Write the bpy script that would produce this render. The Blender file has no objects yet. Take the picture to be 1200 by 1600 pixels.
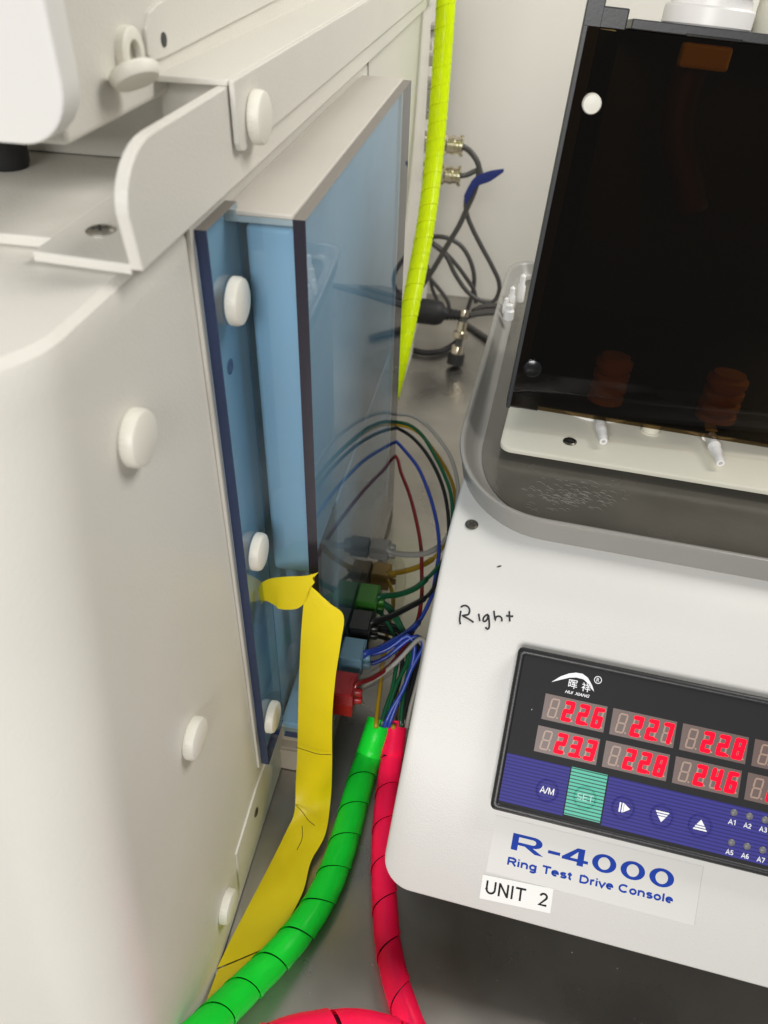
import bpy, bmesh, math, random
from mathutils import Vector, Matrix
random.seed(7)
S = bpy.context.scene
COL = S.collection
PI = math.pi

# ------------------------------------------------------------------ camera
F_PX = 1218.0                                   # focal length for a 1200 px wide picture
def _n(v): return v.normalized()
depth_c = _n(Vector((274, -980, F_PX)))
down_c = Vector((-51, 1500, F_PX)); down_c = _n(down_c - depth_c * down_c.dot(depth_c))
right_c = down_c.cross(depth_c)
R = Matrix((right_c, depth_c, -down_c))         # world = R @ camera (x right, y down, z forward)
CAM = Vector((0, 0, 0.5))
cam = bpy.data.cameras.new('camera'); cam_o = bpy.data.objects.new('camera', cam); COL.objects.link(cam_o)
cam.sensor_fit = 'HORIZONTAL'; cam.sensor_width = 36; cam.lens = F_PX / 1200 * 36
cam.clip_start = 0.01; cam.clip_end = 50
cam.dof.use_dof = True; cam.dof.focus_distance = 0.45; cam.dof.aperture_fstop = 16
M = Matrix.Identity(4)
for i in range(3):
    M[i][0] = R[i][0]; M[i][1] = -R[i][1]; M[i][2] = -R[i][2]; M[i][3] = CAM[i]
cam_o.matrix_world = M
S.camera = cam_o

# ------------------------------------------------------------------ world and lamps (indoor ceiling lights)
W = bpy.data.worlds.new('World'); S.world = W; W.use_nodes = True
W.node_tree.nodes['Background'].inputs[0].default_value = (1.0, 0.965, 0.89, 1)
W.node_tree.nodes['Background'].inputs[1].default_value = 0.18
def area(name, loc, target, sx, sy, power, col):
    l = bpy.data.lights.new(name, 'AREA'); l.shape = 'RECTANGLE'; l.size = sx; l.size_y = sy; l.energy = power; l.color = col
    o = bpy.data.objects.new(name, l); COL.objects.link(o); o.location = loc
    o.rotation_euler = (Vector(target) - Vector(loc)).to_track_quat('-Z', 'Y').to_euler()
    return o
area('ceiling_light', (-0.16, -1.40, 1.08), (0.0, 0.3, 0.15), 0.9, 0.6, 30, (1.0, 0.985, 0.96))
area('ceiling_light', (0.85, 0.72, 1.40), (0.05, 0.95, 0.15), 0.6, 0.6, 15.5, (1.0, 0.975, 0.92))
S.view_settings.view_transform = 'Standard'; S.view_settings.look = 'None'; S.view_settings.exposure = -0.02; S.view_settings.gamma = 1

# ------------------------------------------------------------------ survey helpers: sight line of a pixel meets a real plane
def ray(px, py): return R @ Vector((px - 600, py - 800, F_PX))
def on_x(px, py, x): d = ray(px, py); return CAM + d * (x / d.x)
def on_y(px, py, y): d = ray(px, py); return CAM + d * (y / d.y)
def on_z(px, py, z): d = ray(px, py); return CAM + d * ((z - CAM.z) / d.z)
def on_plane(px, py, p, n): d = ray(px, py); return CAM + d * ((p - CAM).dot(n) / d.dot(n))
def at_depth(px, py, zc): return CAM + ray(px, py) * (zc / F_PX)
def zc_of(p): return (R.transposed() @ (p - CAM)).z

# ------------------------------------------------------------------ object helpers
MW = {}
def tag(o, label=None, cat=None, group=None, kind=None):
    for k, v in (('label', label), ('category', cat), ('group', group), ('kind', kind)):
        if v: o[k] = v
    return o
def thing(name, label, cat, loc=(0, 0, 0), mat=None, group=None):
    o = bpy.data.objects.new(name, None); COL.objects.link(o); o.empty_display_size = 0.02
    m = mat if mat is not None else Matrix.Translation(loc)
    o.matrix_world = m; MW[o.name] = m
    return tag(o, label, cat, group)
def link(name, me, m, parent=None, local=False):
    o = bpy.data.objects.new(name, me); COL.objects.link(o)
    if m is not None and not me.materials:
        for x in (m if isinstance(m, (list, tuple)) else [m]): me.materials.append(x)
    if parent is not None:
        o.parent = parent
        if not local and parent.name in MW: o.matrix_parent_inverse = MW[parent.name].inverted()
    return o
def obj(name, bm, m, parent=None, smooth=False, local=False, auto=None):
    bmesh.ops.recalc_face_normals(bm, faces=bm.faces)
    me = bpy.data.meshes.new(name); 
    if smooth:
        for f in bm.faces: f.smooth = True
    if auto is not None:
        for e in bm.edges:
            if len(e.link_faces) == 2 and e.calc_face_angle(0) > math.radians(auto): e.smooth = False
    bm.to_mesh(me); bm.free()
    return link(name, me, m, parent, local)
def box(x0, x1, y0, y1, z0, z1, bev=0.0, seg=2, bm=None):
    b = bmesh.new()
    vs = [b.verts.new((x, y, z)) for x in (x0, x1) for y in (y0, y1) for z in (z0, z1)]
    for q in ((0, 1, 3, 2), (4, 6, 7, 5), (0, 4, 5, 1), (2, 3, 7, 6), (0, 2, 6, 4), (1, 5, 7, 3)): b.faces.new([vs[i] for i in q])
    bmesh.ops.recalc_face_normals(b, faces=b.faces)
    if bev: bmesh.ops.bevel(b, geom=b.edges[:], offset=bev, segments=seg, profile=0.5, affect='EDGES', clamp_overlap=True)
    return join(bm, b)
def join(bm, b):
    if bm is None: return b
    me = bpy.data.meshes.new('tmp'); b.to_mesh(me); b.free(); bm.from_mesh(me); bpy.data.meshes.remove(me); return bm
def prism(pts, vec, bev=0.0, seg=2, bm=None):
    b = bmesh.new(); vec = Vector(vec)
    lo = [b.verts.new(p) for p in pts]; hi = [b.verts.new(Vector(p) + vec) for p in pts]
    n = len(pts); b.faces.new(lo[::-1]); b.faces.new(hi)
    for i in range(n): b.faces.new((lo[i], lo[(i + 1) % n], hi[(i + 1) % n], hi[i]))
    bmesh.ops.recalc_face_normals(b, faces=b.faces)
    if bev: bmesh.ops.bevel(b, geom=b.edges[:], offset=bev, segments=seg, profile=0.5, affect='EDGES', clamp_overlap=True)
    return join(bm, b)
def frame(axis, up=(0, 0, 1)):
    z = Vector(axis).normalized(); up = Vector(up)
    if abs(z.dot(up)) > 0.95: up = Vector((0, 1, 0))
    x = up.cross(z).normalized(); y = z.cross(x)
    return Matrix((x, y, z)).transposed()
def lathe(prof, base, axis, n=32, bm=None, cap=True):
    """prof: (radius, height along axis)"""
    b = bmesh.new(); fr = frame(axis); base = Vector(base); rings = []
    for r, h in prof:
        rings.append([b.verts.new(base + fr @ Vector((r * math.cos(2 * PI * k / n), r * math.sin(2 * PI * k / n), h))) for k in range(n)])
    for a, c in zip(rings, rings[1:]):
        for k in range(n): b.faces.new((a[k], a[(k + 1) % n], c[(k + 1) % n], c[k]))
    if cap:
        b.faces.new(rings[0][::-1]); b.faces.new(rings[-1])
    return join(bm, b)
def spline(pts, step=0.004):
    P = [Vector(p) for p in pts]; out = []
    P = [P[0] * 2 - P[1]] + P + [P[-1] * 2 - P[-2]]
    for i in range(1, len(P) - 2):
        a, b, c, d = P[i - 1:i + 3]
        ta, tb, tc = max((b - a).length, 1e-6) ** .5, max((c - b).length, 1e-6) ** .5, max((d - c).length, 1e-6) ** .5
        m1 = (c - b) + tb * ((b - a) / ta - (c - a) / (ta + tb)); m2 = (c - b) + tb * ((d - c) / tc - (d - b) / (tb + tc))
        n = max(2, int((c - b).length / step))
        for k in range(n):
            t = k / n; t2 = t * t; t3 = t2 * t
            out.append((2 * t3 - 3 * t2 + 1) * b + (t3 - 2 * t2 + t) * m1 + (-2 * t3 + 3 * t2) * c + (t3 - t2) * m2)
    out.append(P[-2]); return out
def frames(path):
    T = []
    for i in range(len(path)):
        t = path[min(i + 1, len(path) - 1)] - path[max(i - 1, 0)]
        T.append(t.normalized())
    x = frame(T[0]).col[0].copy(); out = []
    for t in T:
        x = (x - t * x.dot(t)).normalized(); out.append((t, x, t.cross(x)))
    return out
def tube(path, r, n=10, bm=None, cap=True):
    b = bmesh.new(); fr = frames(path); rings = []
    for i, p in enumerate(path):
        rr = r(i / (len(path) - 1)) if callable(r) else r
        t, x, y = fr[i]
        rings.append([b.verts.new(p + (x * math.cos(2 * PI * k / n) + y * math.sin(2 * PI * k / n)) * rr) for k in range(n)])
    for a, c in zip(rings, rings[1:]):
        for k in range(n): b.faces.new((a[k], a[(k + 1) % n], c[(k + 1) % n], c[k]))
    if cap: b.faces.new(rings[0][::-1]); b.faces.new(rings[-1])
    return join(bm, b)
def strip(left, right, th=0.0, mid=3, bow=0.0, bm=None, jit=0.0):
    """ribbon between two matched edge polylines"""
    b = bmesh.new(); rows = []
    for i, (l, r) in enumerate(zip(left, right)):
        l, r = Vector(l), Vector(r); row = []
        nrm = Vector((0, 0, 1))
        for k in range(mid + 1):
            t = k / mid
            row.append(b.verts.new(l.lerp(r, t) + Vector((0, -.5, .6)) * (bow * math.sin(PI * t) + jit * (math.sin(i * .55 + k * .9) * .5 + math.sin(i * 1.37 - k * 1.7 + 1) * .3 + math.sin(i * .21 + k * 2.1) * .4))))
        rows.append(row)
    for a, c in zip(rows, rows[1:]):
        for k in range(mid): b.faces.new((a[k], a[k + 1], c[k + 1], c[k]))
    if th: bmesh.ops.recalc_face_normals(b, faces=b.faces); bmesh.ops.solidify(b, geom=b.faces[:], thickness=th)
    return join(bm, b)
def round_poly(pts, radii, seg=8):
    """2D polygon with rounded corners"""
    out = []; n = len(pts)
    for i in range(n):
        p = Vector(pts[i]); r = radii[i] if isinstance(radii, (list, tuple)) else radii
        if r <= 0: out.append(p); continue
        a = (Vector(pts[i - 1]) - p).normalized(); c = (Vector(pts[(i + 1) % n]) - p).normalized()
        ang = a.angle(c); d = r / math.tan(ang / 2); s = p + a * d; e = p + c * d
        ctr = p + (a + c).normalized() * (r / math.sin(ang / 2))
        for k in range(seg + 1):
            t = k / seg; q = s.lerp(e, t) - ctr
            # slerp on the arc
            va, ve = s - ctr, e - ctr; om = va.angle(ve)
            out.append(ctr + (va * math.sin((1 - t) * om) + ve * math.sin(t * om)) / math.sin(om))
    return out

# ------------------------------------------------------------------ materials
def nodes(m): return m.node_tree.nodes, m.node_tree.links
def principled(name, col, rough=0.5, metal=0.0, spec=0.5, coat=0.0, bump=0.0, bscale=300, var=0.0, vscale=20, emit=None, estr=0.0, rvar=0.0, sss=0.0, coord='Object', trans=0.0, stretch=None):
    m = bpy.data.materials.new(name); m.use_nodes = True; N, L = nodes(m); p = N['Principled BSDF']
    p.inputs['Base Color'].default_value = (*col, 1); p.inputs['Roughness'].default_value = rough; p.inputs['Metallic'].default_value = metal
    p.inputs['Specular IOR Level'].default_value = spec; p.inputs['Coat Weight'].default_value = coat
    p.inputs['Subsurface Weight'].default_value = sss; p.inputs['Subsurface Radius'].default_value = (.004, .004, .004)
    p.inputs['Transmission Weight'].default_value = trans
    if emit: p.inputs['Emission Color'].default_value = (*emit, 1); p.inputs['Emission Strength'].default_value = estr
    tc = N.new('ShaderNodeTexCoord'); src = tc.outputs[coord]
    if stretch:
        mp = N.new('ShaderNodeMapping'); mp.inputs['Scale'].default_value = stretch; L.new(src, mp.inputs[0]); src = mp.outputs[0]
    if var or rvar:
        nz = N.new('ShaderNodeTexNoise'); nz.inputs['Scale'].default_value = vscale; nz.inputs['Detail'].default_value = 6; L.new(src, nz.inputs[0])
        if var:
            cr = N.new('ShaderNodeMapRange'); cr.inputs[1].default_value = .3; cr.inputs[2].default_value = .7; cr.inputs[3].default_value = 1 - var; cr.inputs[4].default_value = 1 + var * .4
            L.new(nz.outputs[0], cr.inputs[0]); mx = N.new('ShaderNodeVectorMath'); mx.operation = 'SCALE'; mx.inputs[0].default_value = col; L.new(cr.outputs[0], mx.inputs['Scale']); L.new(mx.outputs[0], p.inputs['Base Color'])
        if rvar:
            cr = N.new('ShaderNodeMapRange'); cr.inputs[1].default_value = .3; cr.inputs[2].default_value = .7; cr.inputs[3].default_value = max(.02, rough - rvar); cr.inputs[4].default_value = rough + rvar
            L.new(nz.outputs[0], cr.inputs[0]); L.new(cr.outputs[0], p.inputs['Roughness'])
    if bump:
        nb = N.new('ShaderNodeTexNoise'); nb.inputs['Scale'].default_value = bscale; nb.inputs['Detail'].default_value = 3; L.new(src, nb.inputs[0])
        bp = N.new('ShaderNodeBump'); bp.inputs['Strength'].default_value = bump; bp.inputs['Distance'].default_value = 0.0006; L.new(nb.outputs[0], bp.inputs['Height']); L.new(bp.outputs[0], p.inputs['Normal'])
    return m
def clear(name, tint, rough=0.02, ior=1.49, diff=None, dw=0.0):
    """thin tinted sheet: straight-through tint plus Fresnel gloss"""
    m = bpy.data.materials.new(name); m.use_nodes = True; N, L = nodes(m); N.remove(N['Principled BSDF']); out = N['Material Output']
    tr = N.new('ShaderNodeBsdfTransparent'); tr.inputs[0].default_value = (*tint, 1)
    gl = N.new('ShaderNodeBsdfGlossy'); gl.inputs['Roughness'].default_value = rough
    fr = N.new('ShaderNodeFresnel'); fr.inputs[0].default_value = ior
    last = tr.outputs[0]
    if dw:
        df = N.new('ShaderNodeBsdfDiffuse'); df.inputs[0].default_value = (*diff, 1)
        m1 = N.new('ShaderNodeMixShader'); m1.inputs[0].default_value = dw; tc = N.new('ShaderNodeTexCoord'); nz = N.new('ShaderNodeTexNoise'); nz.inputs['Scale'].default_value = 28; nz.inputs['Detail'].default_value = 8; L.new(tc.outputs['Object'], nz.inputs[0]); mr = N.new('ShaderNodeMapRange'); mr.inputs[1].default_value = .42; mr.inputs[2].default_value = .75; mr.inputs[3].default_value = dw * .25; mr.inputs[4].default_value = dw * 2.2; L.new(nz.outputs[0], mr.inputs[0]); L.new(mr.outputs[0], m1.inputs[0]); L.new(last, m1.inputs[1]); L.new(df.outputs[0], m1.inputs[2]); last = m1.outputs[0]
    # back faces of the sheet do not mirror a second time
    geo = N.new('ShaderNodeNewGeometry'); inv = N.new('ShaderNodeMath'); inv.operation = 'SUBTRACT'; inv.inputs[0].default_value = 1; L.new(geo.outputs['Backfacing'], inv.inputs[1])
    mu = N.new('ShaderNodeMath'); mu.operation = 'MULTIPLY'; L.new(fr.outputs[0], mu.inputs[0]); L.new(inv.outputs[0], mu.inputs[1])
    mx = N.new('ShaderNodeMixShader'); L.new(mu.outputs[0], mx.inputs[0]); L.new(last, mx.inputs[1]); L.new(gl.outputs[0], mx.inputs[2]); L.new(mx.outputs[0], out.inputs[0])
    return m
def vivid(name, col, rough=0.3, glow=0.18):
    """fluorescent translucent plastic: gloss over diffuse, some light passes through"""
    m = bpy.data.materials.new(name); m.use_nodes = True; N, L = nodes(m); out = N['Material Output']; p = N['Principled BSDF']
    p.inputs['Base Color'].default_value = (*col, 1); p.inputs['Roughness'].default_value = rough; p.inputs['Specular IOR Level'].default_value = .4
    tl = N.new('ShaderNodeBsdfTranslucent'); tl.inputs[0].default_value = (*col, 1)
    nz = N.new('ShaderNodeTexNoise'); nz.inputs['Scale'].default_value = 60; mr = N.new('ShaderNodeMapRange'); mr.inputs[3].default_value = glow * .6; mr.inputs[4].default_value = glow * 1.5
    tc = N.new('ShaderNodeTexCoord'); L.new(tc.outputs['Object'], nz.inputs[0]); L.new(nz.outputs[0], mr.inputs[0])
    a = N.new('ShaderNodeMixShader'); L.new(mr.outputs[0], a.inputs[0]); L.new(p.outputs[0], a.inputs[1]); L.new(tl.outputs[0], a.inputs[2]); L.new(a.outputs[0], out.inputs[0])
    return m
def stripes(name, col, dark, pitch, duty=0.3, rough=0.4, axis=1):
    m = bpy.data.materials.new(name); m.use_nodes = True; N, L = nodes(m); p = N['Principled BSDF']; p.inputs['Roughness'].default_value = rough; p.inputs['Specular IOR Level'].default_value = .2
    tc = N.new('ShaderNodeTexCoord'); sx = N.new('ShaderNodeSeparateXYZ'); L.new(tc.outputs['Object'], sx.inputs[0])
    d = N.new('ShaderNodeMath'); d.operation = 'DIVIDE'; d.inputs[1].default_value = pitch; L.new(sx.outputs[axis], d.inputs[0])
    fr = N.new('ShaderNodeMath'); fr.operation = 'FRACT'; L.new(d.outputs[0], fr.inputs[0])
    lt = N.new('ShaderNodeMath'); lt.operation = 'LESS_THAN'; lt.inputs[1].default_value = duty; L.new(fr.outputs[0], lt.inputs[0])
    mx = N.new('ShaderNodeMix'); mx.data_type = 'RGBA'; mx.inputs[6].default_value = (*col, 1); mx.inputs[7].default_value = (*dark, 1); L.new(lt.outputs[0], mx.inputs[0]); L.new(mx.outputs[2], p.inputs['Base Color'])
    return m

m_paint = principled('powder_coat', (.73, .71, .655), .42, bump=.32, bscale=850, var=.05, vscale=8)
m_console = principled('console_powder_coat', (.64, .635, .615), .40, bump=.2, bscale=1300, var=.03, vscale=10)
m_wall = principled('wall_paint', (.82, .80, .745), .7, bump=.1, bscale=60, var=.05, vscale=3)
m_steel = principled('bench_steel', (.46, .44, .41), .32, metal=.88, bump=.05, bscale=120, var=.3, vscale=9, rvar=.1)
m_cap = principled('nylon_cap', (.80, .78, .70), .45, sss=.2)
m_rubber = principled('black_rubber', (.012, .012, .014), .6)
m_blk = principled('black_plastic', (.014, .014, .016), .38, bump=.15, bscale=1500)
m_blk_gloss = principled('black_gloss', (.008, .008, .009), .2)
m_dkgrey = principled('dark_grey_pvc', (.030, .031, .035), .4, bump=.1, bscale=700)
m_metal = principled('screw_metal', (.55, .53, .50), .3, metal=1)
m_nickel = principled('nickel_plated', (.66, .60, .48), .22, metal=1)
m_groove = principled('screw_recess', (.03, .03, .03), .5)
m_blue_ac = clear('blue_acrylic', (.725, .855, .945), .012, 1.56, diff=(.7, .72, .74), dw=.025)
m_blue_edge = principled('blue_acrylic_edge', (.018, .035, .10), .25)
m_dark_edge = principled('acrylic_dark_edge', (.016, .013, .026), .3)
m_brown_edge = principled('acrylic_sawn_edge', (.22, .20, .18), .5)
m_sheet = principled('grey_cover_sheet', (.60, .565, .515), .38, bump=.08, bscale=900, var=.04, vscale=12)
m_liner = principled('white_liner', (.78, .78, .76), .45)
m_smoke = clear('smoked_acrylic', (.45, .37, .235), .02, 1.45)
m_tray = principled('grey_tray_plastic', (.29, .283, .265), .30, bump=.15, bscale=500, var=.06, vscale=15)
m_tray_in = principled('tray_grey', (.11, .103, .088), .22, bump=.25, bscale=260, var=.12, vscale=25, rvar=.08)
m_ivory = principled('ivory_plate', (.70, .68, .58), .45, bump=.1, bscale=900)
m_white = principled('white_plastic', (.84, .83, .82), .35, sss=.1)
m_orange = principled('orange_bellows', (.50, .20, .018), .5)
m_tape = principled('yellow_tape', (.80, .64, .004), .45, bump=.5, bscale=70, var=.06, vscale=30)
m_green = vivid('green_spiral', (.03, 1.12, .11))
m_red = vivid('red_spiral', (1.4, .035, .22))
m_lime = vivid('lime_spiral', (.95, 1.1, .012), glow=.3)
m_cable_in = principled('inner_cable', (.03, .015, .06), .4)
m_ink = principled('marker_ink', (.012, .010, .014), .5)
m_paper = principled('label_paper', (.74, .74, .73), .45)
m_blueink = principled('blue_print', (.006, .045, .36), .6, spec=.15)
m_blackink = principled('black_print', (.010, .010, .010), .6, spec=.15)
m_whiteink = principled('white_print', (.80, .82, .86), .4)
m_face = principled('meter_face', (.017, .017, .019), .6, bump=.1, bscale=1800, spec=.2)
m_strip = stripes('blue_keypad', (.040, .037, .25), (.020, .018, .13), .0018, rough=.55)
m_set = stripes('green_key', (.09, .50, .36), (.02, .10, .085), .0018, .35)
m_win = principled('display_window', (.115, .072, .064), .4)
m_seg_off = principled('unlit_segment', (.33, .22, .17), .4)
m_seg_on = principled('lit_segment', (.3, .0, .005), .5, emit=(1, .0, .02), estr=1.6, spec=.1)
m_lamp = principled('lamp_dot', (.16, .16, .17), .4)
m_cord = principled('grey_cord', (.075, .072, .070), .42)
m_velcro = principled('blue_velcro', (.02, .035, .20), .8)
m_beige = principled('beige_block', (.44, .385, .31), .5, var=.05, vscale=20)
def wire_mat(n, c): return principled(n + '_insulation', c, .35)
WC = dict(grey=(.32, .31, .28), yellow=(.45, .28, .015), green=(.008, .09, .035), black=(.012, .012, .012), blue=(.02, .055, .36), red=(.24, .006, .010))
WM = {k: wire_mat(k, v) for k, v in WC.items()}
m_sleeve = clear('clear_sleeve', (.93, .92, .90), .08, 1.45)

# ------------------------------------------------------------------ setting
bm = box(-.9, 1.6, -.6, 1.35, -.04, 0); o = obj('bench', bm, m_steel); tag(o, kind='structure')
bm = bmesh.new(); rows = []
for k in range(60):
    x = -.9 + 2.5 * k / 59; y = 1.16 + .006 * math.sin(k * .9) + .004 * math.sin(k * 2.3 + 1)
    rows.append((bm.verts.new((x, y, .0)), bm.verts.new((x, y + .01, 1.4))))
for a, c in zip(rows, rows[1:]): bm.faces.new((a[0], c[0], c[1], a[1]))
o = obj('back_wall', bm, m_wall, smooth=True); tag(o, kind='structure')

# ------------------------------------------------------------------ shared small hardware
XM = -.115
def cap_mesh(r, h):
    bm = lathe([(r * .93, 0), (r, h * .1), (r, h * .62), (r * .93, h * .88), (r * .78, h), (0.0004, h * 1.03)], (0, 0, 0), (0, 0, 1), 64)
    for w_ in bm.verts:
        if h * .05 < w_.co.z < h * .8 and int(round(math.atan2(w_.co.y, w_.co.x) / (2 * PI / 64))) % 2: w_.co.x *= .975; w_.co.y *= .975
    for f in bm.faces: f.smooth = True
    me = bpy.data.meshes.new('screw_cap'); bmesh.ops.recalc_face_normals(bm, faces=bm.faces)
    for e in bm.edges:
        if len(e.link_faces) == 2 and e.calc_face_angle(0) > .6: e.smooth = False
    bm.to_mesh(me); bm.free(); me.materials.append(m_cap); return me
CAP = cap_mesh(.0098, .0054)
def put(name, me, pos, axis, parent, scale=1, spin=0):
    o = link(name, me, None, parent)
    mat = Matrix.Translation(pos) @ frame(axis).to_4x4() @ Matrix.Rotation(spin, 4, 'Z') @ Matrix.Scale(scale, 4)
    o.matrix_basis = mat
    return o
def screw_mesh(r, mat=None):
    bm = lathe([(r, 0), (r, r * .12), (r * .8, r * .25), (.0002, r * .28)], (0, 0, 0), (0, 0, 1), 24)
    for f in bm.faces: f.material_index = 0
    for a in (0, PI / 2):
        b = box(-r * .55, r * .55, -r * .11, r * .11, r * .2, r * .31)
        bmesh.ops.rotate(b, verts=b.verts, cent=(0, 0, 0), matrix=Matrix.Rotation(a + .5 + a * .001, 3, 'Z'))
        bmesh.ops.translate(b, verts=b.verts, vec=(0, 0, .00002 * a))
        for f in b.faces: f.material_index = 1
        join(bm, b)
    bmesh.ops.recalc_face_normals(bm, faces=bm.faces)
    me = bpy.data.meshes.new('screw'); bm.to_mesh(me); bm.free(); me.materials.append(mat or m_metal); me.materials.append(m_groove); return me
m_oldscrew = principled('dark_screw', (.16, .15, .13), .38, metal=1)
SCREW = screw_mesh(.0038, m_oldscrew)

# ------------------------------------------------------------------ left machine cabinet
cab = thing('machine_cabinet', 'large off-white painted cabinet with round white screw caps along the left', 'cabinet', (-.27, .5, 0))
# body: stacked slices with a big rounded front corner that leans out at the bottom
def body_slice(z, yf, r, inset=0):
    x1 = XM - inset; pts = [(x1, .955, z)]
    for k in range(13):
        a = PI / 2 * k / 12
        pts.append((x1 - r + r * math.cos(a), yf + inset + r - r * math.sin(a), z))
    pts.append((-.45, yf + inset + .02, z)); pts.append((-.45, .955, z)); return pts
RC = .030
prof = [(.002, .074), (.04, .081), (.08, .087), (.12, .093), (.168, .100), (.199, .105), (.235, .111), (.26, .116), (.292, .123), (.323, .129), (.347, .133), (.375, .139), (.390, .142), (.398, .143)]
bm = bmesh.new(); rings = []
for z, yf in prof: rings.append([bm.verts.new(p) for p in body_slice(z, yf, RC)])
rings.append([bm.verts.new(p) for p in body_slice(.4015, prof[-1][1], RC, .001)])
rings.append([bm.verts.new(p) for p in body_slice(.4035, prof[-1][1], RC, .0035)])
for a, c in zip(rings, rings[1:]):
    for k in range(len(a)): bm.faces.new((a[k], a[(k + 1) % len(a)], c[(k + 1) % len(a)], c[k]))
bm.faces.new(rings[-1]); bm.faces.new(rings[0][::-1])
obj('body', bm, m_paint, cab, smooth=True, auto=28)
# bracket sheet bent up along the cabinet edge
pr = [(.2125, .4062), (.2095, .424)] + [(.2095 + .024 * (1 - math.cos(a)), .424 + .0165 * math.sin(a)) for a in [PI / 2 * k / 8 for k in range(1, 9)]] + [(.957, .4405), (.957, .4062)]
m_edgepaint = m_paint
bm = prism([(-.1125, y, z) for y, z in pr], (.0042, 0, 0), .0006, 2)
bm = prism([(-.1127, .2135, .4042), (-.1127, .957, .4042), (-.1465, .957, .4042), (-.1465, .2165, .4042)], (0, 0, .0034), .0006, 2, bm)
bm = box(-.42, -.1467, .2285, .957, .4037, .4074, .0006, 2, bm)
br = obj('bracket', bm, m_paint, cab)
put('screw', screw_mesh(.0038), on_z(157, 362, .4076), (0, 0, 1), cab, 1.25)
# folded side plate on top of the bracket
pl = [(.300, .4215), (.302, .4185), (.306, .4175), (.955, .4175), (.955, .4425), (.300, .4425)]
bm = prism([(-.1078, y, z) for y, z in pl], (.0022, 0, 0), .0005, 2)
bm = box(-.1375, -.1080, .300, .955, .4405, .4427, .0006, 2, bm)
obj('side_plate', bm, m_paint, cab)
put('screw_cap', CAP, on_x(396, 183, -.1055), (1, 0, 0), cab, 1.0, .3)
for px, py in ((205, 683), (297, 1152), (350, 1415)):
    put('screw_cap', CAP, on_x(px, py, XM), (1, 0, 0), cab, 1.0 if py > 700 else 1.02, px)
# corner plate at the foot with its screw
cp = [(401, 1232), (417, 1188), (427, 1196), (424, 1230), (412, 1275), (395, 1325), (379, 1372), (376, 1400), (370, 1335)]
cpp = [on_x(x, y, XM + .0011) for x, y in cp]
obj('corner_plate', prism(cpp, (-.004, 0, 0), .0003, 1), m_paint, cab)
put('screw', SCREW, on_x(400, 1269, XM + .0012), (1, 0, 0), cab, .8)
# foot block under the acrylic cover
bm = box(-.1165, -.083, .306, .60, .0005, .024, .0012); bm = box(-.1165, -.0855, .312, .60, .0242, .046, .001, 2, bm); bm = box(-.1165, -.0870, .3045, .3062, .001, .0235, 0, 2, bm)
obj('foot_block', bm, m_beige, cab)
bm = box(-.0995, -.0990, .3041, .3046, .001, .0232); obj('joint', bm, m_groove, cab)
# side wall facing behind the cover: seam plate and recessed connector panel
bm = box(XM - .0005, XM + .0012, .605, .952, .002, .4028, .0006); obj('side_panel', bm, m_paint, cab)
bm = box(XM - .02, XM - .004, .956, 1.13, .0, .44, .0008); obj('connector_panel', bm, m_paint, cab)
def strut(px, py, y, r, l, mat, name, hexa=False, n=20):
    p = on_y(px, py, y); p.x = XM - .0038
    bm = lathe([(r, 0), (r, l * .8), (r * .85, l)], p, (1, 0, 0), n); return obj(name, bm, mat, cab, auto=30, smooth=True)
put('screw_cap', CAP, on_y(668, 62, .985) * Vector((0, 1, 1)) if False else Vector((XM - .0039, .985, on_y(668, 62, .985).z)), (1, 0, 0), cab, 1.05)
put('screw_cap', CAP, Vector((XM - .0039, .985, on_y(652, 289, .985).z)), (1, 0, 0), cab, 1.0)
for (py0, py1, w, mt) in ((36, 44, .010, m_metal), (84, 100, .012, m_metal), (122, 131, .010, m_metal), (136, 166, .011, m_metal), (172, 183, .009, m_metal)):
    z0 = on_y(664, py1, .985).z; z1 = on_y(664, py0, .985).z
    bm = box(XM - .0039, XM - .0039 + w + .005, .972, .998, z0, z1, .0012)
    obj('socket', bm, mt, cab)
z0 = on_y(655, 330, .985).z; z1 = on_y(655, 306, .985).z
obj('rocker_switch', box(XM - .0039, XM - .002, .970, 1.0, z0, z1, .001), m_blk, cab)
z0 = on_y(653, 362, .985).z; z1 = on_y(653, 348, .985).z
obj('socket', box(XM - .0039, XM + .001, .975, .995, z0, z1, .002), m_nickel, cab)

# ------------------------------------------------------------------ instrument standing on the cabinet
ins = thing('instrument_housing', 'white instrument with rounded front panel standing on top of the cabinet', 'instrument', (-.28, .6, .41))
XI = -.136
obj('housing', box(-.45, XI, .233, 1.02, .4345, .72, .002, 3), m_paint, ins)
fp = round_poly([(-.127, .4375), (-.127, .72), (-.45, .72), (-.45, .4375)], [.016, .012, .012, .012], 10)
m_front = principled('front_panel_paint', (.80, .79, .77), .35, bump=.08, bscale=700)
obj('gap_filler', box(-.45, -.1405, .318, 1.0, .4078, .4344, .001), m_paint, ins); obj('gap_end_filler', box(-.1402, -.1128, .312, .955, .4078, .4403, .001), m_paint, cab)  # filler blocks added to close the dark gap under the instrument
obj('front_panel', prism([(x, .2205, z) for x, z in fp], (0, .0105, 0), .0022, 3), m_front, ins, smooth=True, auto=35)
sp = [on_x(x, y, XI + .0016) for x, y in ((231, 86), (228, 45), (233, 20), (246, 6), (268, -8), (420, -80), (640, -180), (640, -100), (520, -45), (258, 90), (240, 96))]
obj('side_cover', prism(sp, (-.003, 0, 0), .0005, 2), m_paint, ins)
hp = on_x(256, 62, XI + .0017); obj('hole', lathe([(.0024, 0), (.0024, .0002)], hp, (1, 0, 0), 20), m_groove, ins)
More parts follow.
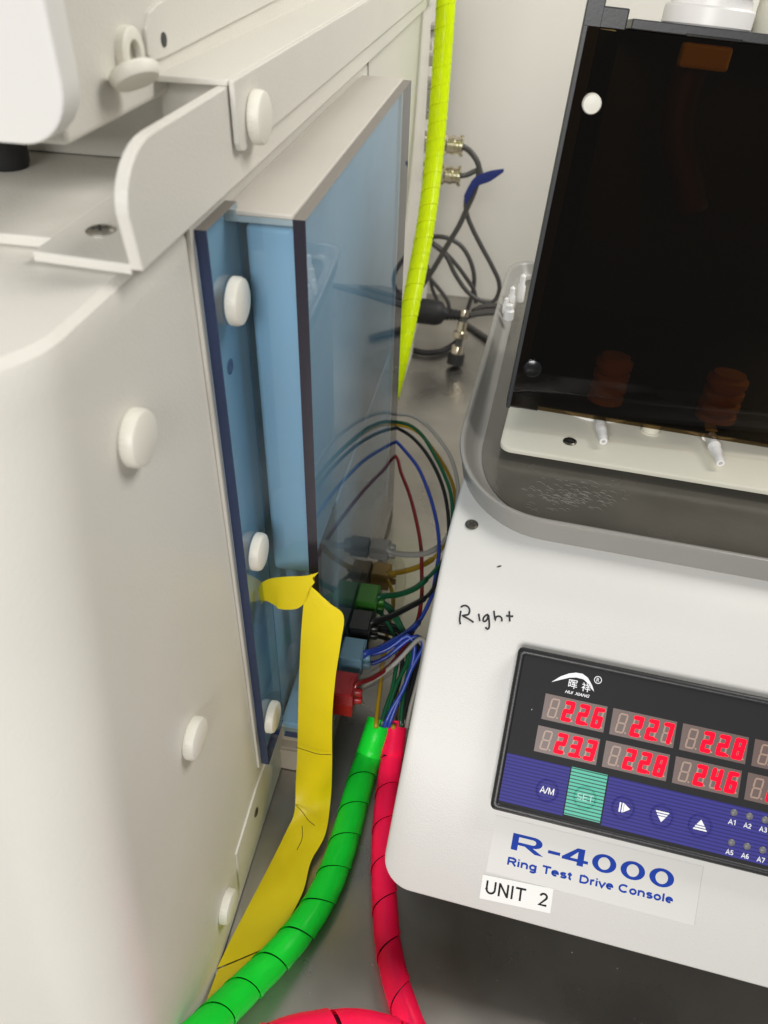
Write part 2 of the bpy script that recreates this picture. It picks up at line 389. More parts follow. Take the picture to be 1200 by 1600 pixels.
# hinged screw cap hanging open
rp = on_x(197, 84, XI)
rg = obj('cap_ring', lathe([(.0082, 0), (.0082, .0028), (.0074, .0034), (.0044, .0034), (.0040, .0008)], rp, (1, 0, 0), 32), m_cap, ins, smooth=True, auto=40)
obj('screw', lathe([(.0042, 0), (.0040, .0008), (.0026, .0014), (.0003, .0016)], rp, (1, 0, 0), 16), m_metal, rg)
lp = on_x(212, 117, XI + .0085)
obj('cap_lid', lathe([(.0003, 0), (.0076, .0002), (.0084, .001), (.0084, .0030), (.0074, .0044), (.0003, .0050)], lp + Vector((-.001, 0, .002)), (.42, -.30, -.86), 32), m_cap, ins, smooth=True, auto=40)
fpos = on_z(24, 268, .4078)
obj('rubber_foot', lathe([(.0072, 0), (.0082, .002), (.0092, .027), (.0092, .0285)], Vector((fpos.x - .006, fpos.y + .006, .4076)), (0, 0, 1), 28), m_rubber, ins, smooth=True, auto=40)

# ------------------------------------------------------------------ blue acrylic cover
acr = thing('acrylic_cover', 'translucent blue acrylic box cover with grey top on the cabinet side', 'cover', (-.1, .44, .04))
Y0, Y1, ZB, ZT, XR = .296, .578, .052, .3965, -.080
gk = obj('gasket', box(XM, XM + .0016, .262, .2995, .066, .402, .0003), m_paint, acr)
def faces_mat(o, test):
    o.data.materials.append(m_blue_edge)
    for f in o.data.polygons:
        if test(f.normal): f.material_index = 1
fl = obj('flange', box(XM + .0018, XM + .0066, .2655, .2995, .066, .4005), m_blue_ac, acr); fl.data.materials.append(m_blue_edge); fl.data.materials.append(m_brown_edge)
for f in fl.data.polygons:
    if f.normal.y < -.5 or f.normal.z < -.5: f.material_index = 1
    if f.normal.z > .5: f.material_index = 2
ft = obj('front_plate', box(XM + .0068, XR - .0054, Y0 + .001, Y0 + .0052, ZB, ZT - .0005), m_blue_ac, acr); ft.data.materials.append(m_brown_edge); ft.data.materials.append(m_blue_edge)
for f in ft.data.polygons:
    if f.normal.z > .5: f.material_index = 1
    if f.normal.z < -.5: f.material_index = 2
sd = obj('side_panel', box(XR - .0052, XR, Y0, Y1, .036, ZT), m_blue_ac, acr); sd.data.materials.append(m_dark_edge); sd.data.materials.append(m_brown_edge)
for f in sd.data.polygons:
    if abs(f.normal.y) > .5 or f.normal.z < -.5: f.material_index = 1
    if f.normal.z > .5: f.material_index = 2
obj('top_panel', box(XM + .0012, XR - .0053, Y0 + .0015, Y1, ZT - .0035, ZT + .0012, .0006), m_sheet, acr)
obj('back_plate', box(XM + .002, XR - .0054, Y1 - .005, Y1 - .0005, .05, ZT - .004), m_liner, acr)
lb = box(XM + .0072, -.0868, .3035, Y1 - .006, .199, ZT - .006, .003, 3)
obj('inner_housing', lb, m_liner, acr, smooth=True, auto=35)
obj('inner_housing', box(XM + .0072, -.0868, .372, Y1 - .006, .0582, .1985, .002), m_liner, acr)  # lower white block added so the panel's lower part looks lit
obj('inner_housing_base', box(XM + .003, -.088, .3035, Y1 - .006, .052, .0575, .001), m_liner, acr)
obj('pipe', lathe([(.0085, 0), (.0085, .02), (.0065, .022), (.0065, .16)], (-.0975, .345, .062), (0, 0, 1), 24), m_metal, acr, smooth=True, auto=40)
obj('pipe', lathe([(.006, 0), (.006, .16)], (-.103, .40, .062), (0, 0, 1), 24), m_metal, acr, smooth=True, auto=40)
obj('drain_hole', lathe([(.0075, 0), (.0075, .0006)], (-.0965, .320, .0577), (0, 0, 1), 24), m_dkgrey, acr)
for px, py in ((362, 470), (397, 861), (420, 1119)):
    put('screw_cap', CAP, on_x(px, py, XM + .0067), (1, 0, 0), acr, 1.0, px)
hp = on_x(360, 573, XM + .0068); obj('dark_disc', lathe([(.0034, 0), (.0034, .0001)], hp, (1, 0, 0), 20), m_blue_edge, acr)  # flat dark disc on the flange face

# ------------------------------------------------------------------ wire connectors in a row along the foot of the cover
CON = [('grey', 590, 858, .0), ('yellow', 592, 900, .0), ('green', 571, 942, 0), ('black', 560, 984, 0), ('blue', 547, 1029, 0), ('red', 533, 1083, 0)]
m_con = dict(grey=principled('clear_grey_shell', (.24, .23, .21), .3), yellow=principled('amber_shell', (.36, .20, .02), .3), green=principled('green_shell', (.035, .20, .012), .35),
             black=principled('black_shell', (.008, .008, .01), .3), blue=principled('light_blue_shell', (.16, .30, .40), .35), red=principled('red_shell', (.36, .006, .01), .35))
con_words = dict(grey='smoky clear connector, farthest back of the row beside the blue cover', yellow='amber yellow connector behind the green one beside the blue cover', green='bright green ribbed connector with a loop wire beside the blue cover',
                 black='black square connector between the green and light blue ones', blue='light blue ribbed connector between the black and red ones', red='red square connector, nearest of the row beside the yellow tape')
CPOS = {}
for name, px, py, _ in CON:
    p = on_x(px, py, XR + .0062); CPOS[name] = p
    t = thing('wire_connector', con_words[name], 'connector', p, group='wire connectors beside the blue cover')
    x0, x1 = XR + .0004, XR + .0155
    hy, hz = {'grey': (.0058, .0062), 'yellow': (.0078, .0085)}.get(name, (.0098, .0112))
    obj('shell', box(x0, x1, p.y - hy, p.y + hy, p.z - hz, p.z + hz, .0009), m_con[name], t)
    bm = bmesh.new()
    for k in range(7): bm = box(x0 + .002, x1 + .0006, p.y - hy - .0005, p.y + hy + .0005, p.z + hz * (.11 + k * .125), p.z + hz * (.17 + k * .125), .0001, 1, bm)
    obj('grip_rib', bm, m_con[name], t)
    for dz in (.004, -.004): obj('wire_boot', lathe([(.003, 0), (.003, .003), (.0024, .005)], (x1, p.y, p.z + dz), (1, 0, 0), 14), m_con[name], t, smooth=True, auto=40)

Z8 = lambda x, y: (600 + x * .2626, 480 + y * .2625)
Z5 = lambda x, y: (500 + x * .175, 860 + y * .175)
LOOPS = {
 'grey': [Z8(75, 635), Z8(160, 645), Z8(250, 700), Z8(330, 790), Z8(390, 880), Z8(425, 980), Z8(440, 1080), Z8(428, 1190), Z8(405, 1290), Z8(375, 1365), Z8(320, 1430), Z8(250, 1465), Z8(120, 1472), Z8(20, 1448)],
 'yellow': [Z8(68, 696), Z8(150, 715), Z8(210, 750), Z8(280, 830), Z8(350, 930), Z8(400, 1030), Z8(425, 1130), Z8(422, 1250), Z8(398, 1340), Z8(360, 1410), Z8(310, 1480), Z8(240, 1530), Z8(120, 1572), Z8(20, 1588)],
 'green': [Z8(68, 682), Z8(140, 696), Z8(215, 748), Z8(290, 860), Z8(360, 1000), Z8(395, 1100), Z8(407, 1200), Z8(405, 1320), Z8(385, 1450), (680, 891), (666, 905), (649, 919), (622, 929), (590, 933)],
 'black': [Z8(70, 716), Z8(150, 760), Z8(230, 840), Z8(300, 950), Z8(350, 1070), Z8(375, 1180), Z8(384, 1270), Z8(382, 1400), (688, 890), (677, 920), (663, 935), (640, 948), (605, 965), (580, 973)],
 'blue': [Z8(62, 798), Z8(130, 860), Z8(200, 950), Z8(250, 1060), Z8(290, 1180), Z8(320, 1320), Z8(328, 1450), Z8(312, 1570), (675, 930), (666, 951), (654, 972), (640, 986), (614, 1002), (587, 1016), (570, 1021)],
 'red': [Z8(62, 888), Z8(100, 980), Z8(150, 1110), Z8(190, 1260), Z8(220, 1430), (659, 895), (659, 930), (654, 965), (647, 982), (633, 1009), (605, 1044), (579, 1061), (556, 1070)],
}
loop_words = dict(grey='grey wire, outermost of the loops beside the blue cover', yellow='yellow wire looping from the amber connector to the cover edge', green='dark green wire looping from the green connector to the cover edge',
                  black='black wire looping from the black connector to the cover edge', blue='blue wire looping from the light blue connector to the cover edge', red='dark red wire looping from the red connector, innermost loop')
def px_wire(pts, z0, z1, pre=None, post=None):
    d = [0]
    for a, b in zip(pts, pts[1:]): d.append(d[-1] + math.hypot(b[0] - a[0], b[1] - a[1]))
    P = [at_depth(x, y, z0 + (z1 - z0) * t / d[-1]) for (x, y), t in zip(pts, d)]
    return (pre or []) + P + (post or [])
for i, (nm, pts) in enumerate(LOOPS.items()):
    far = on_y(618.5 + .4 * (i % 2), pts[0][1], .5805)
    cp_ = CPOS[nm]; end = Vector((XR + .0160, cp_.y, cp_.z + .004))
    P = px_wire(pts, zc_of(far), zc_of(end) - .004, post=[end])
    P[0] = far
    P = [Vector((XM + .004, .62, far.z - .010)), Vector((XR - .014, .592, far.z - .002)), far] + P[1:]
    path = spline(P, .004)
    o = thing('wire', loop_words[nm], 'wire', path[0], group='loop wires beside the blue cover')
    obj('insulation', tube(path, .00158, 10), WM[nm], o, smooth=True)
    n = len(path); k = int(n * (.80 if nm != 'red' else .82))
    if nm != 'red': obj('sleeve', tube(path[k:], .0023, 12), WM[nm], o, smooth=True)
    else: obj('clear_sleeve', tube(path[k - 4:], .0052, 14, cap=False), m_sleeve, o, smooth=True)
LOWER = [
 ('yellow', [(600, 260), (640, 350), (655, 480), (625, 620), (590, 800), (560, 1000), (540, 1200), (510, 1450), (500, 1580)], 'yellow wire running straight down into the green spiral wrap'),
 ('green', [(500, 460), (580, 490), (650, 590), (700, 670), (760, 790), (790, 900), (770, 1020), (690, 1180), (625, 1380), (585, 1580)], 'dark green wire running down between the black ones'),
 ('green', [(490, 530), (545, 562), (600, 640), (670, 780), (690, 950), (670, 1100), (640, 1260), (580, 1430), (545, 1580)], 'dark green wire bending below the green connector'),
 ('black', [(430, 668), (540, 688), (650, 702), (745, 752), (835, 835), (862, 950), (845, 1100), (795, 1300), (745, 1500), (735, 1580)], 'black wire arching over to the red spiral wrap'),
 ('black', [(430, 752), (560, 778), (645, 812), (720, 900), (735, 1000), (700, 1200), (620, 1380), (550, 1580)], 'black wire curving under the blue wire into the green wrap'),
 ('blue', [(355, 1020), (480, 1005), (600, 950), (720, 850), (800, 790), (870, 768), (912, 800), (918, 870), (880, 940), (815, 1060), (740, 1250), (640, 1420), (570, 1580)], 'blue wire crossing low in front of the others'),
 ('grey', [(350, 1230), (520, 1130), (680, 1000), (830, 840), (885, 790), (935, 800), (920, 960), (870, 1180), (810, 1400), (775, 1580)], 'grey wire along the left edge of the console'),
 ('black', [(460, 700), (600, 730), (720, 780), (800, 860), (830, 1000), (790, 1200), (770, 1400), (755, 1580)], 'black wire hanging beside the grey wire'),
 ('black', [(440, 640), (600, 655), (720, 700), (800, 780), (880, 860), (880, 1000), (850, 1180), (800, 1400), (765, 1580)], 'thin black wire outermost at the console side'),
 ('blue', [(400, 940), (560, 900), (680, 830), (780, 760), (840, 820), (840, 940), (800, 1100), (720, 1290), (660, 1440), (610, 1580)], 'second blue wire dropping beside the lowest blue one'),
 ('green', [(520, 440), (620, 500), (690, 600), (740, 700), (800, 800), (812, 960), (770, 1160), (735, 1380), (720, 1580)], 'dark green wire entering the red wrap'),
 ('yellow', [(680, 1300), (690, 1420), (665, 1500), (655, 1580)], 'short yellow wire between the green and red wraps'),
]
for nm, pts, lab in LOWER:
    q = [Z5(*p) for p in pts]
    P = px_wire(q, (.63 if nm == 'yellow' else .555) if nm != 'grey' else .535, .548)
    if nm in ('black', 'green') : P = px_wire(q, .585, .552)
    P = [Vector((p.x, p.y, max(p.z, .004))) for p in P]
    path = spline(P, .005)
    o = obj('wire', tube(path, .0016, 10), WM[nm], smooth=True); tag(o, lab, 'wire', 'wires running down into the spiral wraps')
P = px_wire([Z5(560, 80), Z5(650, 60), Z5(715, 150), Z5(720, 330), Z5(690, 520), Z5(640, 800)], .63, .58)
o = obj('tubing', tube(spline(P, .005), .0042, 14, cap=False), m_sleeve, smooth=True); tag(o, 'clear plastic tubing bending down behind the amber connector', 'tubing')

# ------------------------------------------------------------------ spiral wraps
def spiral_thing(name, label, pts, r, pitch, gap, mat, inner=True, inner_mat=None, group='spiral wrapped cable bundles', phase=0., smooth_head=0):
    path = spline(pts, .0015); fr = frames(path)
    d = [0]
    for a, b in zip(path, path[1:]): d.append(d[-1] + (b - a).length)
    Ltot = d[-1]
    def at(s):
        s = max(0, min(Ltot - 1e-6, s)); lo, hi = 0, len(d) - 1
        while hi - lo > 1:
            m_ = (lo + hi) // 2
            if d[m_] <= s: lo = m_
            else: hi = m_
        t = (s - d[lo]) / (d[lo + 1] - d[lo]); p = path[lo].lerp(path[lo + 1], t); f0, f1 = fr[lo], fr[lo + 1]
        return p, f0[1].lerp(f1[1], t).normalized(), f0[2].lerp(f1[2], t).normalized()
    t = thing(name, label, 'cable wrap', path[0], group=group)
    bm = bmesh.new(); nturn = Ltot / pitch; K = 26; rows = []; nw = 5
    for i in range(int(nturn * K) + 1):
        s = i / K * pitch; a = 2 * PI * i / K + phase
        g = gap * (1 + .6 * math.sin(i * .043 + phase)) 
        if s < smooth_head: g = .01
        row = []
        for k in range(nw + 1):
            w = k / nw; ss = s + w * pitch * (1 - g); p, x, y = at(ss)
            rr = r * (1 + .03 * math.sin(PI * w)) + (.0006 * (k == nw)) - .0002 * (k == 0)
            row.append(bm.verts.new(p + (x * math.cos(a) + y * math.sin(a)) * rr))
        rows.append(row)
    for a_, c_ in zip(rows, rows[1:]):
        for k in range(nw): bm.faces.new((a_[k], a_[k + 1], c_[k + 1], c_[k]))
    bmesh.ops.solidify(bm, geom=bm.faces[:], thickness=-.0008)
    obj('wrap', bm, mat, t, smooth=True, auto=50)
    if smooth_head:
        k = min(len(path) - 1, int(.026 / .0015)); cb = bmesh.new()
        cb = tube(path[:k], r * 1.045, 24, cap=False); bmesh.ops.solidify(cb, geom=cb.faces[:], thickness=.0008); obj('wrap_end', cb, mat, t, smooth=True, auto=50)
    if inner: obj('inner_cable', tube(path[14:-2], r * .80, 14), inner_mat or m_cable_in, t, smooth=True)
    return t
gz = .0102
gp = [on_z(594, 1126, .029), on_z(588, 1146, .024)] + [on_z(x, y, gz) for x, y in ((575, 1185), (561, 1228), (544, 1292), (523, 1357), (499, 1408), (473, 1448))] + [on_z(436, 1492, .014), on_z(402, 1526, .020), on_z(366, 1561, .028), on_z(331, 1596, .038), on_z(284, 1642, .052)]
spiral_thing('spiral_wrap', 'bright green spiral wrapped bundle curving along the yellow tape', gp, .0091, .0225, .018, m_green, phase=1.1, smooth_head=.08)
rp_ = [on_z(619, 1126, .030), on_z(615, 1160, .021)] + [on_z(x, y, .0092) for x, y in ((608, 1212), (602, 1268), (599, 1335), (601, 1408), (607, 1480), (621, 1542), (640, 1598), (662, 1655))]
spiral_thing('spiral_wrap', 'bright red spiral wrapped bundle running past the console corner', rp_, .0077, .026, .018, m_red, phase=2.4, smooth_head=.075)
rq = [on_z(330, 1680, .052), on_z(400, 1652, .052), on_z(470, 1630, .053), on_z(540, 1622, .054), on_z(600, 1632, .053), on_z(660, 1662, .050), on_z(720, 1710, .046)]
spiral_thing('spiral_wrap', 'bright red spiral wrapped loop at the bottom edge of the photo', rq, .0125, .030, .05, m_red, phase=.4)
lp_ = [on_y(701, -80, .88), on_y(697, 0, .87), on_y(689, 120, .855), on_y(679, 240, .83), on_y(667, 340, .79), on_y(653, 420, .755), on_y(639, 490, .72), on_y(622, 570, .685), on_y(604, 640, .655), on_y(588, 700, .63)]
for p in lp_: p.x = max(p.x, XM + .0100)
spiral_thing('spiral_wrap', 'lime yellow spiral wrapped cable hanging behind the blue cover', lp_, .0090, .0165, .02, m_lime, inner_mat=m_tape)

# ------------------------------------------------------------------ yellow tape
tp = thing('tape', 'yellow adhesive tape hanging from the blue cover and trailing along the bench', 'tape', (-.08, .28, 0))
Lp = [(478, 912), (477, 922), (476, 933), (474, 948), (470, 1000), (467, 1080), (465, 1170), (463, 1215), (460, 1268), (448, 1298), (430, 1335), (408, 1378), (385, 1422), (362, 1466), (340, 1512)]
Rp = [(483, 914), (500, 929), (517, 944), (537, 962), (533, 1002), (524, 1062), (519, 1122), (519, 1182), (517, 1240), (509, 1302), (486, 1346), (474, 1392), (452, 1436), (436, 1462), (428, 1476)]
Zs = [None] * 8 + [.014, .007, .004, .0035, .0035, .004, .006]
L3, R3 = [], []
for i, (a, b) in enumerate(zip(Lp, Rp)):
    if Zs[i] is None:
        L3.append(on_y(*a, .2845 - .0005 * i)); R3.append(on_y(*b, (.2845, .2845, .284, .2835, .281, .279, .279, .280, .281)[i]))
    else: L3.append(on_z(*a, Zs[i])); R3.append(on_z(*b, Zs[i] + (.003 if i < 12 else 0.002)))
def dense(P, n=5):
    return spline(P, .006) if False else [q for q in _dense(P, n)]
def _dense(P, n):
    out = []
    for i in range(len(P) - 1):
        p0, p1, p2, p3 = P[max(i - 1, 0)], P[i], P[i + 1], P[min(i + 2, len(P) - 1)]
        for k in range(n):
            t = k / n
            out.append(.5 * ((2 * p1) + (-p0 + p2) * t + (2 * p0 - 5 * p1 + 4 * p2 - p3) * t * t + (-p0 + 3 * p1 - 3 * p2 + p3) * t ** 3))
    out.append(P[-1]); return out
obj('tape_strip', strip(dense(L3), dense(R3), .0003, 8, .0006, jit=.0006), m_tape, tp, smooth=True, auto=60)
# twisted bright end under the green wrap
a3 = [on_z(341, 1514, .008), on_z(333, 1536, .014), on_z(323, 1562, .022), on_z(308, 1600, .034)]
b3 = [on_z(430, 1476, .010), on_z(398, 1502, .016), on_z(366, 1535, .024), on_z(330, 1580, .036)]
obj('tape_strip', strip(dense(a3), dense(b3), .0003, 4, .0012, jit=.0006), m_tape, tp, smooth=True, auto=60)
# the stub stuck across the front of the cover, ending in a torn point
tpx = [(404, 922), (409, 911), (422, 904), (445, 901), (472, 900), (485, 898), (498, 894)]
bpx = [(409, 944), (415, 938), (431, 946), (437, 951), (462, 951), (476, 940), (481, 914)]
a3 = [on_y(x, y, .288 - .006 * min(1, i * .3)) for i, (x, y) in enumerate(tpx)]
b3 = [on_y(x, y, .288 - .006 * min(1, i * .3)) for i, (x, y) in enumerate(bpx)]
obj('tape_end', strip(dense(a3, 4), dense(b3, 4), .0003, 4, .001), m_tape, tp, smooth=True, auto=60)
for pts in ([(464, 1168), (480, 1173), (496, 1178), (518, 1179)], [(462, 1258), (472, 1268), (482, 1282), (492, 1290)], [(472, 1290), (472, 1310), (464, 1328)]):
    P = [on_y(x, y, .2755) if y < 1225 else on_z(x, y, .018) for x, y in pts]
    obj('hair', tube(spline(P, .002), .00022, 5), m_ink, tp)

# ------------------------------------------------------------------ cables at the back
def cable(label, pts, y0, y1, r=.0029, mat=None, cat='cable', group='grey cables behind the machine', zmin=.0035):
    d = [0]
    for a, b in zip(pts, pts[1:]): d.append(d[-1] + math.hypot(b[0] - a[0], b[1] - a[1]))
    P = []
    for (x, y), t in zip(pts, d):
        p = on_y(x, y, y0 + (y1 - y0) * t / d[-1])
        if p.z < zmin: p = on_z(x, y, zmin)
        P.append(p)
    o = obj('cable', tube(spline(P, .006), r, 10), mat or m_cord, smooth=True); tag(o, label, cat, group); return o, P
Z4 = lambda x, y: (560 + x * .2625, 200 + y * .2625)
def gx(px, py, y, label):
    z = on_y(px, py, y).z; b = Vector((XM - .0038, y, z))
    t = thing('round_plug', label, 'plug', b, group='metal plugs on the machine back')
    ax = (1, -.02, -.02)
    obj('socket', lathe([(.0125, 0), (.0125, .003), (.0100, .0034), (.0100, .014)], b, ax, 24), m_nickel, t, smooth=True, auto=30)
    c = b + Vector(ax) * .0140
    obj('collar', lathe([(.0112, 0), (.0118, .001), (.0118, .013), (.0106, .0145), (.0096, .0150), (.0096, .019)], c, ax, 24), m_nickel, t, smooth=True, auto=30)
    c2 = c + Vector(ax) * .019
    obj('back_shell', lathe([(.0104, 0), (.0104, .0045), (.0092, .005), (.0092, .0095), (.0105, .0105), (.0105, .0135), (.007, .0145)], c2, ax, 24), m_nickel, t, smooth=True, auto=30)
    c3 = c2 + Vector(ax) * .0145
    for s in (1, -1): obj('clamp_screw', lathe([(.0022, 0), (.0022, .0028)], c2 + Vector(ax) * .012 + Vector((0, 0, s * .0088)), (0, 0, s), 12), m_nickel, t, smooth=True, auto=30)
    return c3
c1 = gx(664, 222, .985, 'nickel round plug on the machine back, upper of the two')
c2 = gx(660, 269, .985, 'nickel round plug on the machine back, lower of the two')
def cable3(label, P, r=.0029, mat=None, group='grey cables behind the machine'):
    o = obj('cable', tube(spline(P, .006), r, 10), mat or m_cord, smooth=True); tag(o, label, 'cable', group); return o
YB = .99
Y = lambda x, y, d=0: on_y(*Z4(x, y), YB + d)
cable3('dark cable leaving the upper plug towards the blue tie', [c1 - Vector((.002, 0, 0)), Y(660, 135), Y(700, 185), Y(718, 235), Y(712, 300), Y(690, 380), Y(650, 470), Y(600, 580), Y(540, 680), Y(440, 850), Y(375, 945)], .0034)
cable3('dark cable leaving the lower plug towards the blue tie', [c2 - Vector((.002, 0, 0)), Y(650, 278), Y(708, 250), Y(730, 262, .012), Y(690, 330, .01), Y(640, 430, .01), Y(645, 510, .01), Y(675, 590, .01), Y(730, 700, .01), Y(800, 830, .01), Y(838, 920, .01), Y(835, 985, .01), Y(795, 1040, .01), Y(700, 1015, .01), Y(640, 965, .01), Y(570, 860, .01), Y(520, 760, .01), Y(430, 680, .01)], .0030)
cable3('grey cable looping up and over to the right', [Y(415, 655, .03), Y(470, 645, .03), Y(530, 655, .03), Y(600, 690, .03), Y(655, 765, .03), Y(688, 870, .03), Y(685, 960, .03), Y(660, 1050, .03), Y(640, 1110, .03)], .0030)
cable3('grey cable slanting down from the lime wrap', [Y(425, 672, .02), Y(500, 725, .02), Y(580, 810, .02), Y(640, 890, .02), Y(690, 970, .02), Y(700, 1040, .02)], .0028)
cable3('grey cable bending down behind the power plug', [Y(400, 865, .05), Y(430, 900, .05), Y(490, 970, .05), Y(535, 1040, .05), Y(545, 1110, .05)], .0028)
cable3('short grey cable close behind the lime wrap', [Y(400, 800, .05), Y(420, 850, .05), Y(440, 960, .05), Y(470, 1030, .05), Y(480, 1090, .05)], .0025)
# blue hook-and-loop tie
bl = [Y(868, 235), Y(800, 243), Y(740, 262), Y(690, 290), Y(655, 345), Y(632, 395)]
brr = [Y(866, 250), Y(790, 305), Y(728, 328), Y(700, 345), Y(680, 380), Y(640, 450)]
bl = [p + Vector((0, -.006, 0)) for p in bl]; brr = [p + Vector((0, -.006, 0)) for p in brr]
o = obj('cable_tie', strip(dense(bl, 3), dense(brr, 3), .0012, 3, .001), m_velcro, smooth=True, auto=60); tag(o, 'blue fabric tie around the two plug cables', 'cable tie')
# power plug
pw = thing('power_plug', 'black moulded power plug pushed into the machine back', 'plug', on_y(660, 490, .97))
pa = on_y(659, 486, .965); pb = on_y(711, 492, .965); ax = (pb - pa).normalized()
obj('plug_body', lathe([(.0155, 0), (.0165, .004), (.0165, .030), (.0140, .037), (.0085, .041), (.0080, .044)], pa - ax * .010, ax, 10), m_rubber, pw, smooth=True, auto=50)
bm = bmesh.new(); s0 = pa + ax * .034
for k in range(6): bm = lathe([(.0078 - k * .0004, 0), (.0078 - k * .0004, .0032), (.0058, .0034), (.0058, .0045)], s0 + ax * (.0046 * k), ax, 16, bm)
obj('strain_relief', bm, m_rubber, pw)
e0 = s0 + ax * .026
cable3('thick grey power lead running right behind the tray', [e0, on_y(745, 490, .965), on_y(780, 487, .965), on_y(820, 483, .965), on_y(870, 480, .965)], .0042)
cable3('grey cable lying above the power lead', [on_y(738, 487, .98), on_y(752, 480, .98), on_y(775, 478, .98), on_y(830, 474, .98)], .0036)
P = [on_z(726, 505, .004), on_z(744, 517, .004), on_z(762, 529, .004), on_z(800, 550, .004)]
cable3('dark cable on the bench running behind the tray', P, .0040)
P = [on_z(640, 546, .005), on_z(662, 551, .005), on_z(685, 550, .005), on_z(705, 541, .006), on_z(716, 532, .012), on_z(722, 520, .03)]
cable3('black cable curving on the bench below the power plug', P, .0040, m_rubber)
# loose round plug hanging down to the bench
lo = thing('loose_plug', 'loose metal cable plug with black end resting on the bench', 'plug', on_z(711, 580, 0))
A = on_y(727, 484, .945); B = on_z(711, 566, .008); axl = (B - A); ln = axl.length; axl.normalize()
q = lambda t: A + axl * ln * t
obj('back_shell', lathe([(.0050, 0), (.0056, .004), (.0056, ln * .12)], q(.0), axl, 16), m_nickel, lo, smooth=True, auto=30)
obj('plug_body', lathe([(.006, 0), (.0064, ln * .18), (.0096, ln * .2), (.0096, ln * .30), (.0078, ln * .32)], q(.22), axl, 20), m_nickel, lo, smooth=True, auto=30)
obj('cord', tube([q(.10), q(.24)], .0042, 12), m_cord, lo)
obj('cord', tube([q(.52), q(.70)], .0045, 12), m_cord, lo)
obj('ring', lathe([(.0075, 0), (.0082, .002), (.0082, .012), (.007, .013)], q(.68), axl, 20), m_nickel, lo, smooth=True, auto=30)
obj('black_end', lathe([(.0105, 0), (.0108, .003), (.0108, .014), (.0085, .0145), (.0080, .006)], q(.83), axl, 24), m_rubber, lo, smooth=True, auto=30)

# ------------------------------------------------------------------ console (frame: u to the right, v up the sloping front, n out of it)
TH, AL = math.radians(4.5), math.radians(45)
u = Vector((math.cos(TH), -math.sin(TH), 0)); v0 = Vector((math.sin(TH), math.cos(TH), 0)); v = v0 * math.cos(AL) + Vector((0, 0, math.sin(AL))); n = u.cross(v)
O = at_depth(813, 1013, .42)
def F(a, b, c=0.): return O + u * (a / 1000) + v * (b / 1000) + n * (c / 1000)
def G(a, b, z): return Vector((O.x, O.y, 0)) + u * (a / 1000) + v0 * (b / 1000) + Vector((0, 0, z))
ZC = .2115
con = thing('console', 'white sloping test console with handwriting and a digital meter on its front', 'console', G(150, 150, 0))
# profile in (v0, z), millimetres
cs = lambda b: ((b * math.cos(AL) + 9 * math.sin(AL)) , (O.z * 1000 + b * math.sin(AL) - 9 * math.cos(AL)))
bend = ((ZC * 1000 - O.z * 1000 + 9 * math.cos(AL)) / math.sin(AL))
pts2 = [cs(-139.5), cs(bend), (470, ZC * 1000), (470, ZC * 1000 - 2), cs(bend - 1), cs(-139.5)]
def prof_line():
    c0 = Vector(cs(-139.5)); cb = Vector(cs(bend)); ce = Vector((470, ZC * 1000))
    r = 72.; d = r * math.tan(AL / 2); a = cb + (c0 - cb).normalized() * d; e = cb + (ce - cb).normalized() * d
    ctr = Vector((e.x, e.y - r)); out = [c0, c0.lerp(a, .5)]
    for k in range(13):
        t = PI / 2 + AL * (1 - k / 12); out.append(Vector((ctr.x + r * math.cos(t), ctr.y + r * math.sin(t))))
    out.append(ce); return out
PLN = prof_line()
AL0, AR = -51.8, 420.
bm = bmesh.new(); rows = []
# columns across, with rounded front-left corner done by shifting the front edge points
corner = 17.
cols = [AL0, AL0 + .25, AL0 + 1, AL0 + 2] + [AL0 + 2 + (corner - 2) * k / 8 for k in range(1, 9)] + [0, 60, 120, 180, 260, AR]
edge_r = 2.2
for a in cols:
    row = []
    sink = 0.
    da = a - AL0
    if da < edge_r: sink = edge_r - math.sqrt(max(0, edge_r ** 2 - (edge_r - da) ** 2))
    back = 0.
    if da < corner: back = corner - math.sqrt(max(0, corner ** 2 - (corner - da) ** 2))
    for i, p in enumerate(PLN):
        q = p.copy()
        if i == 0:
            dr = (PLN[1] - PLN[0]).normalized(); q = q + dr * back
        t = (PLN[min(i + 1, len(PLN) - 1)] - PLN[max(i - 1, 0)]).normalized(); nn = Vector((-t.y, t.x))
        q = q - nn * sink
        row.append(bm.verts.new(G(a, q.x, q.y / 1000)))
    # front hem: rolled under
    q0 = PLN[0] + (PLN[1] - PLN[0]).normalized() * back; t = (PLN[1] - PLN[0]).normalized(); nn = Vector((-t.y, t.x))
    hem = [q0 - t * .9 - nn * (.6 + sink), q0 - t * 1.1 - nn * (1.6 + sink), q0 - t * .4 - nn * (2.6 + sink), q0 + t * 22 - nn * (3 + sink)]
    row = [bm.verts.new(G(a, q.x, q.y / 1000)) for q in hem[::-1]] + row
    rows.append(row)
for a_, c_ in zip(rows, rows[1:]):
    for k in range(len(a_) - 1): bm.faces.new((a_[k], a_[k + 1], c_[k + 1], c_[k]))
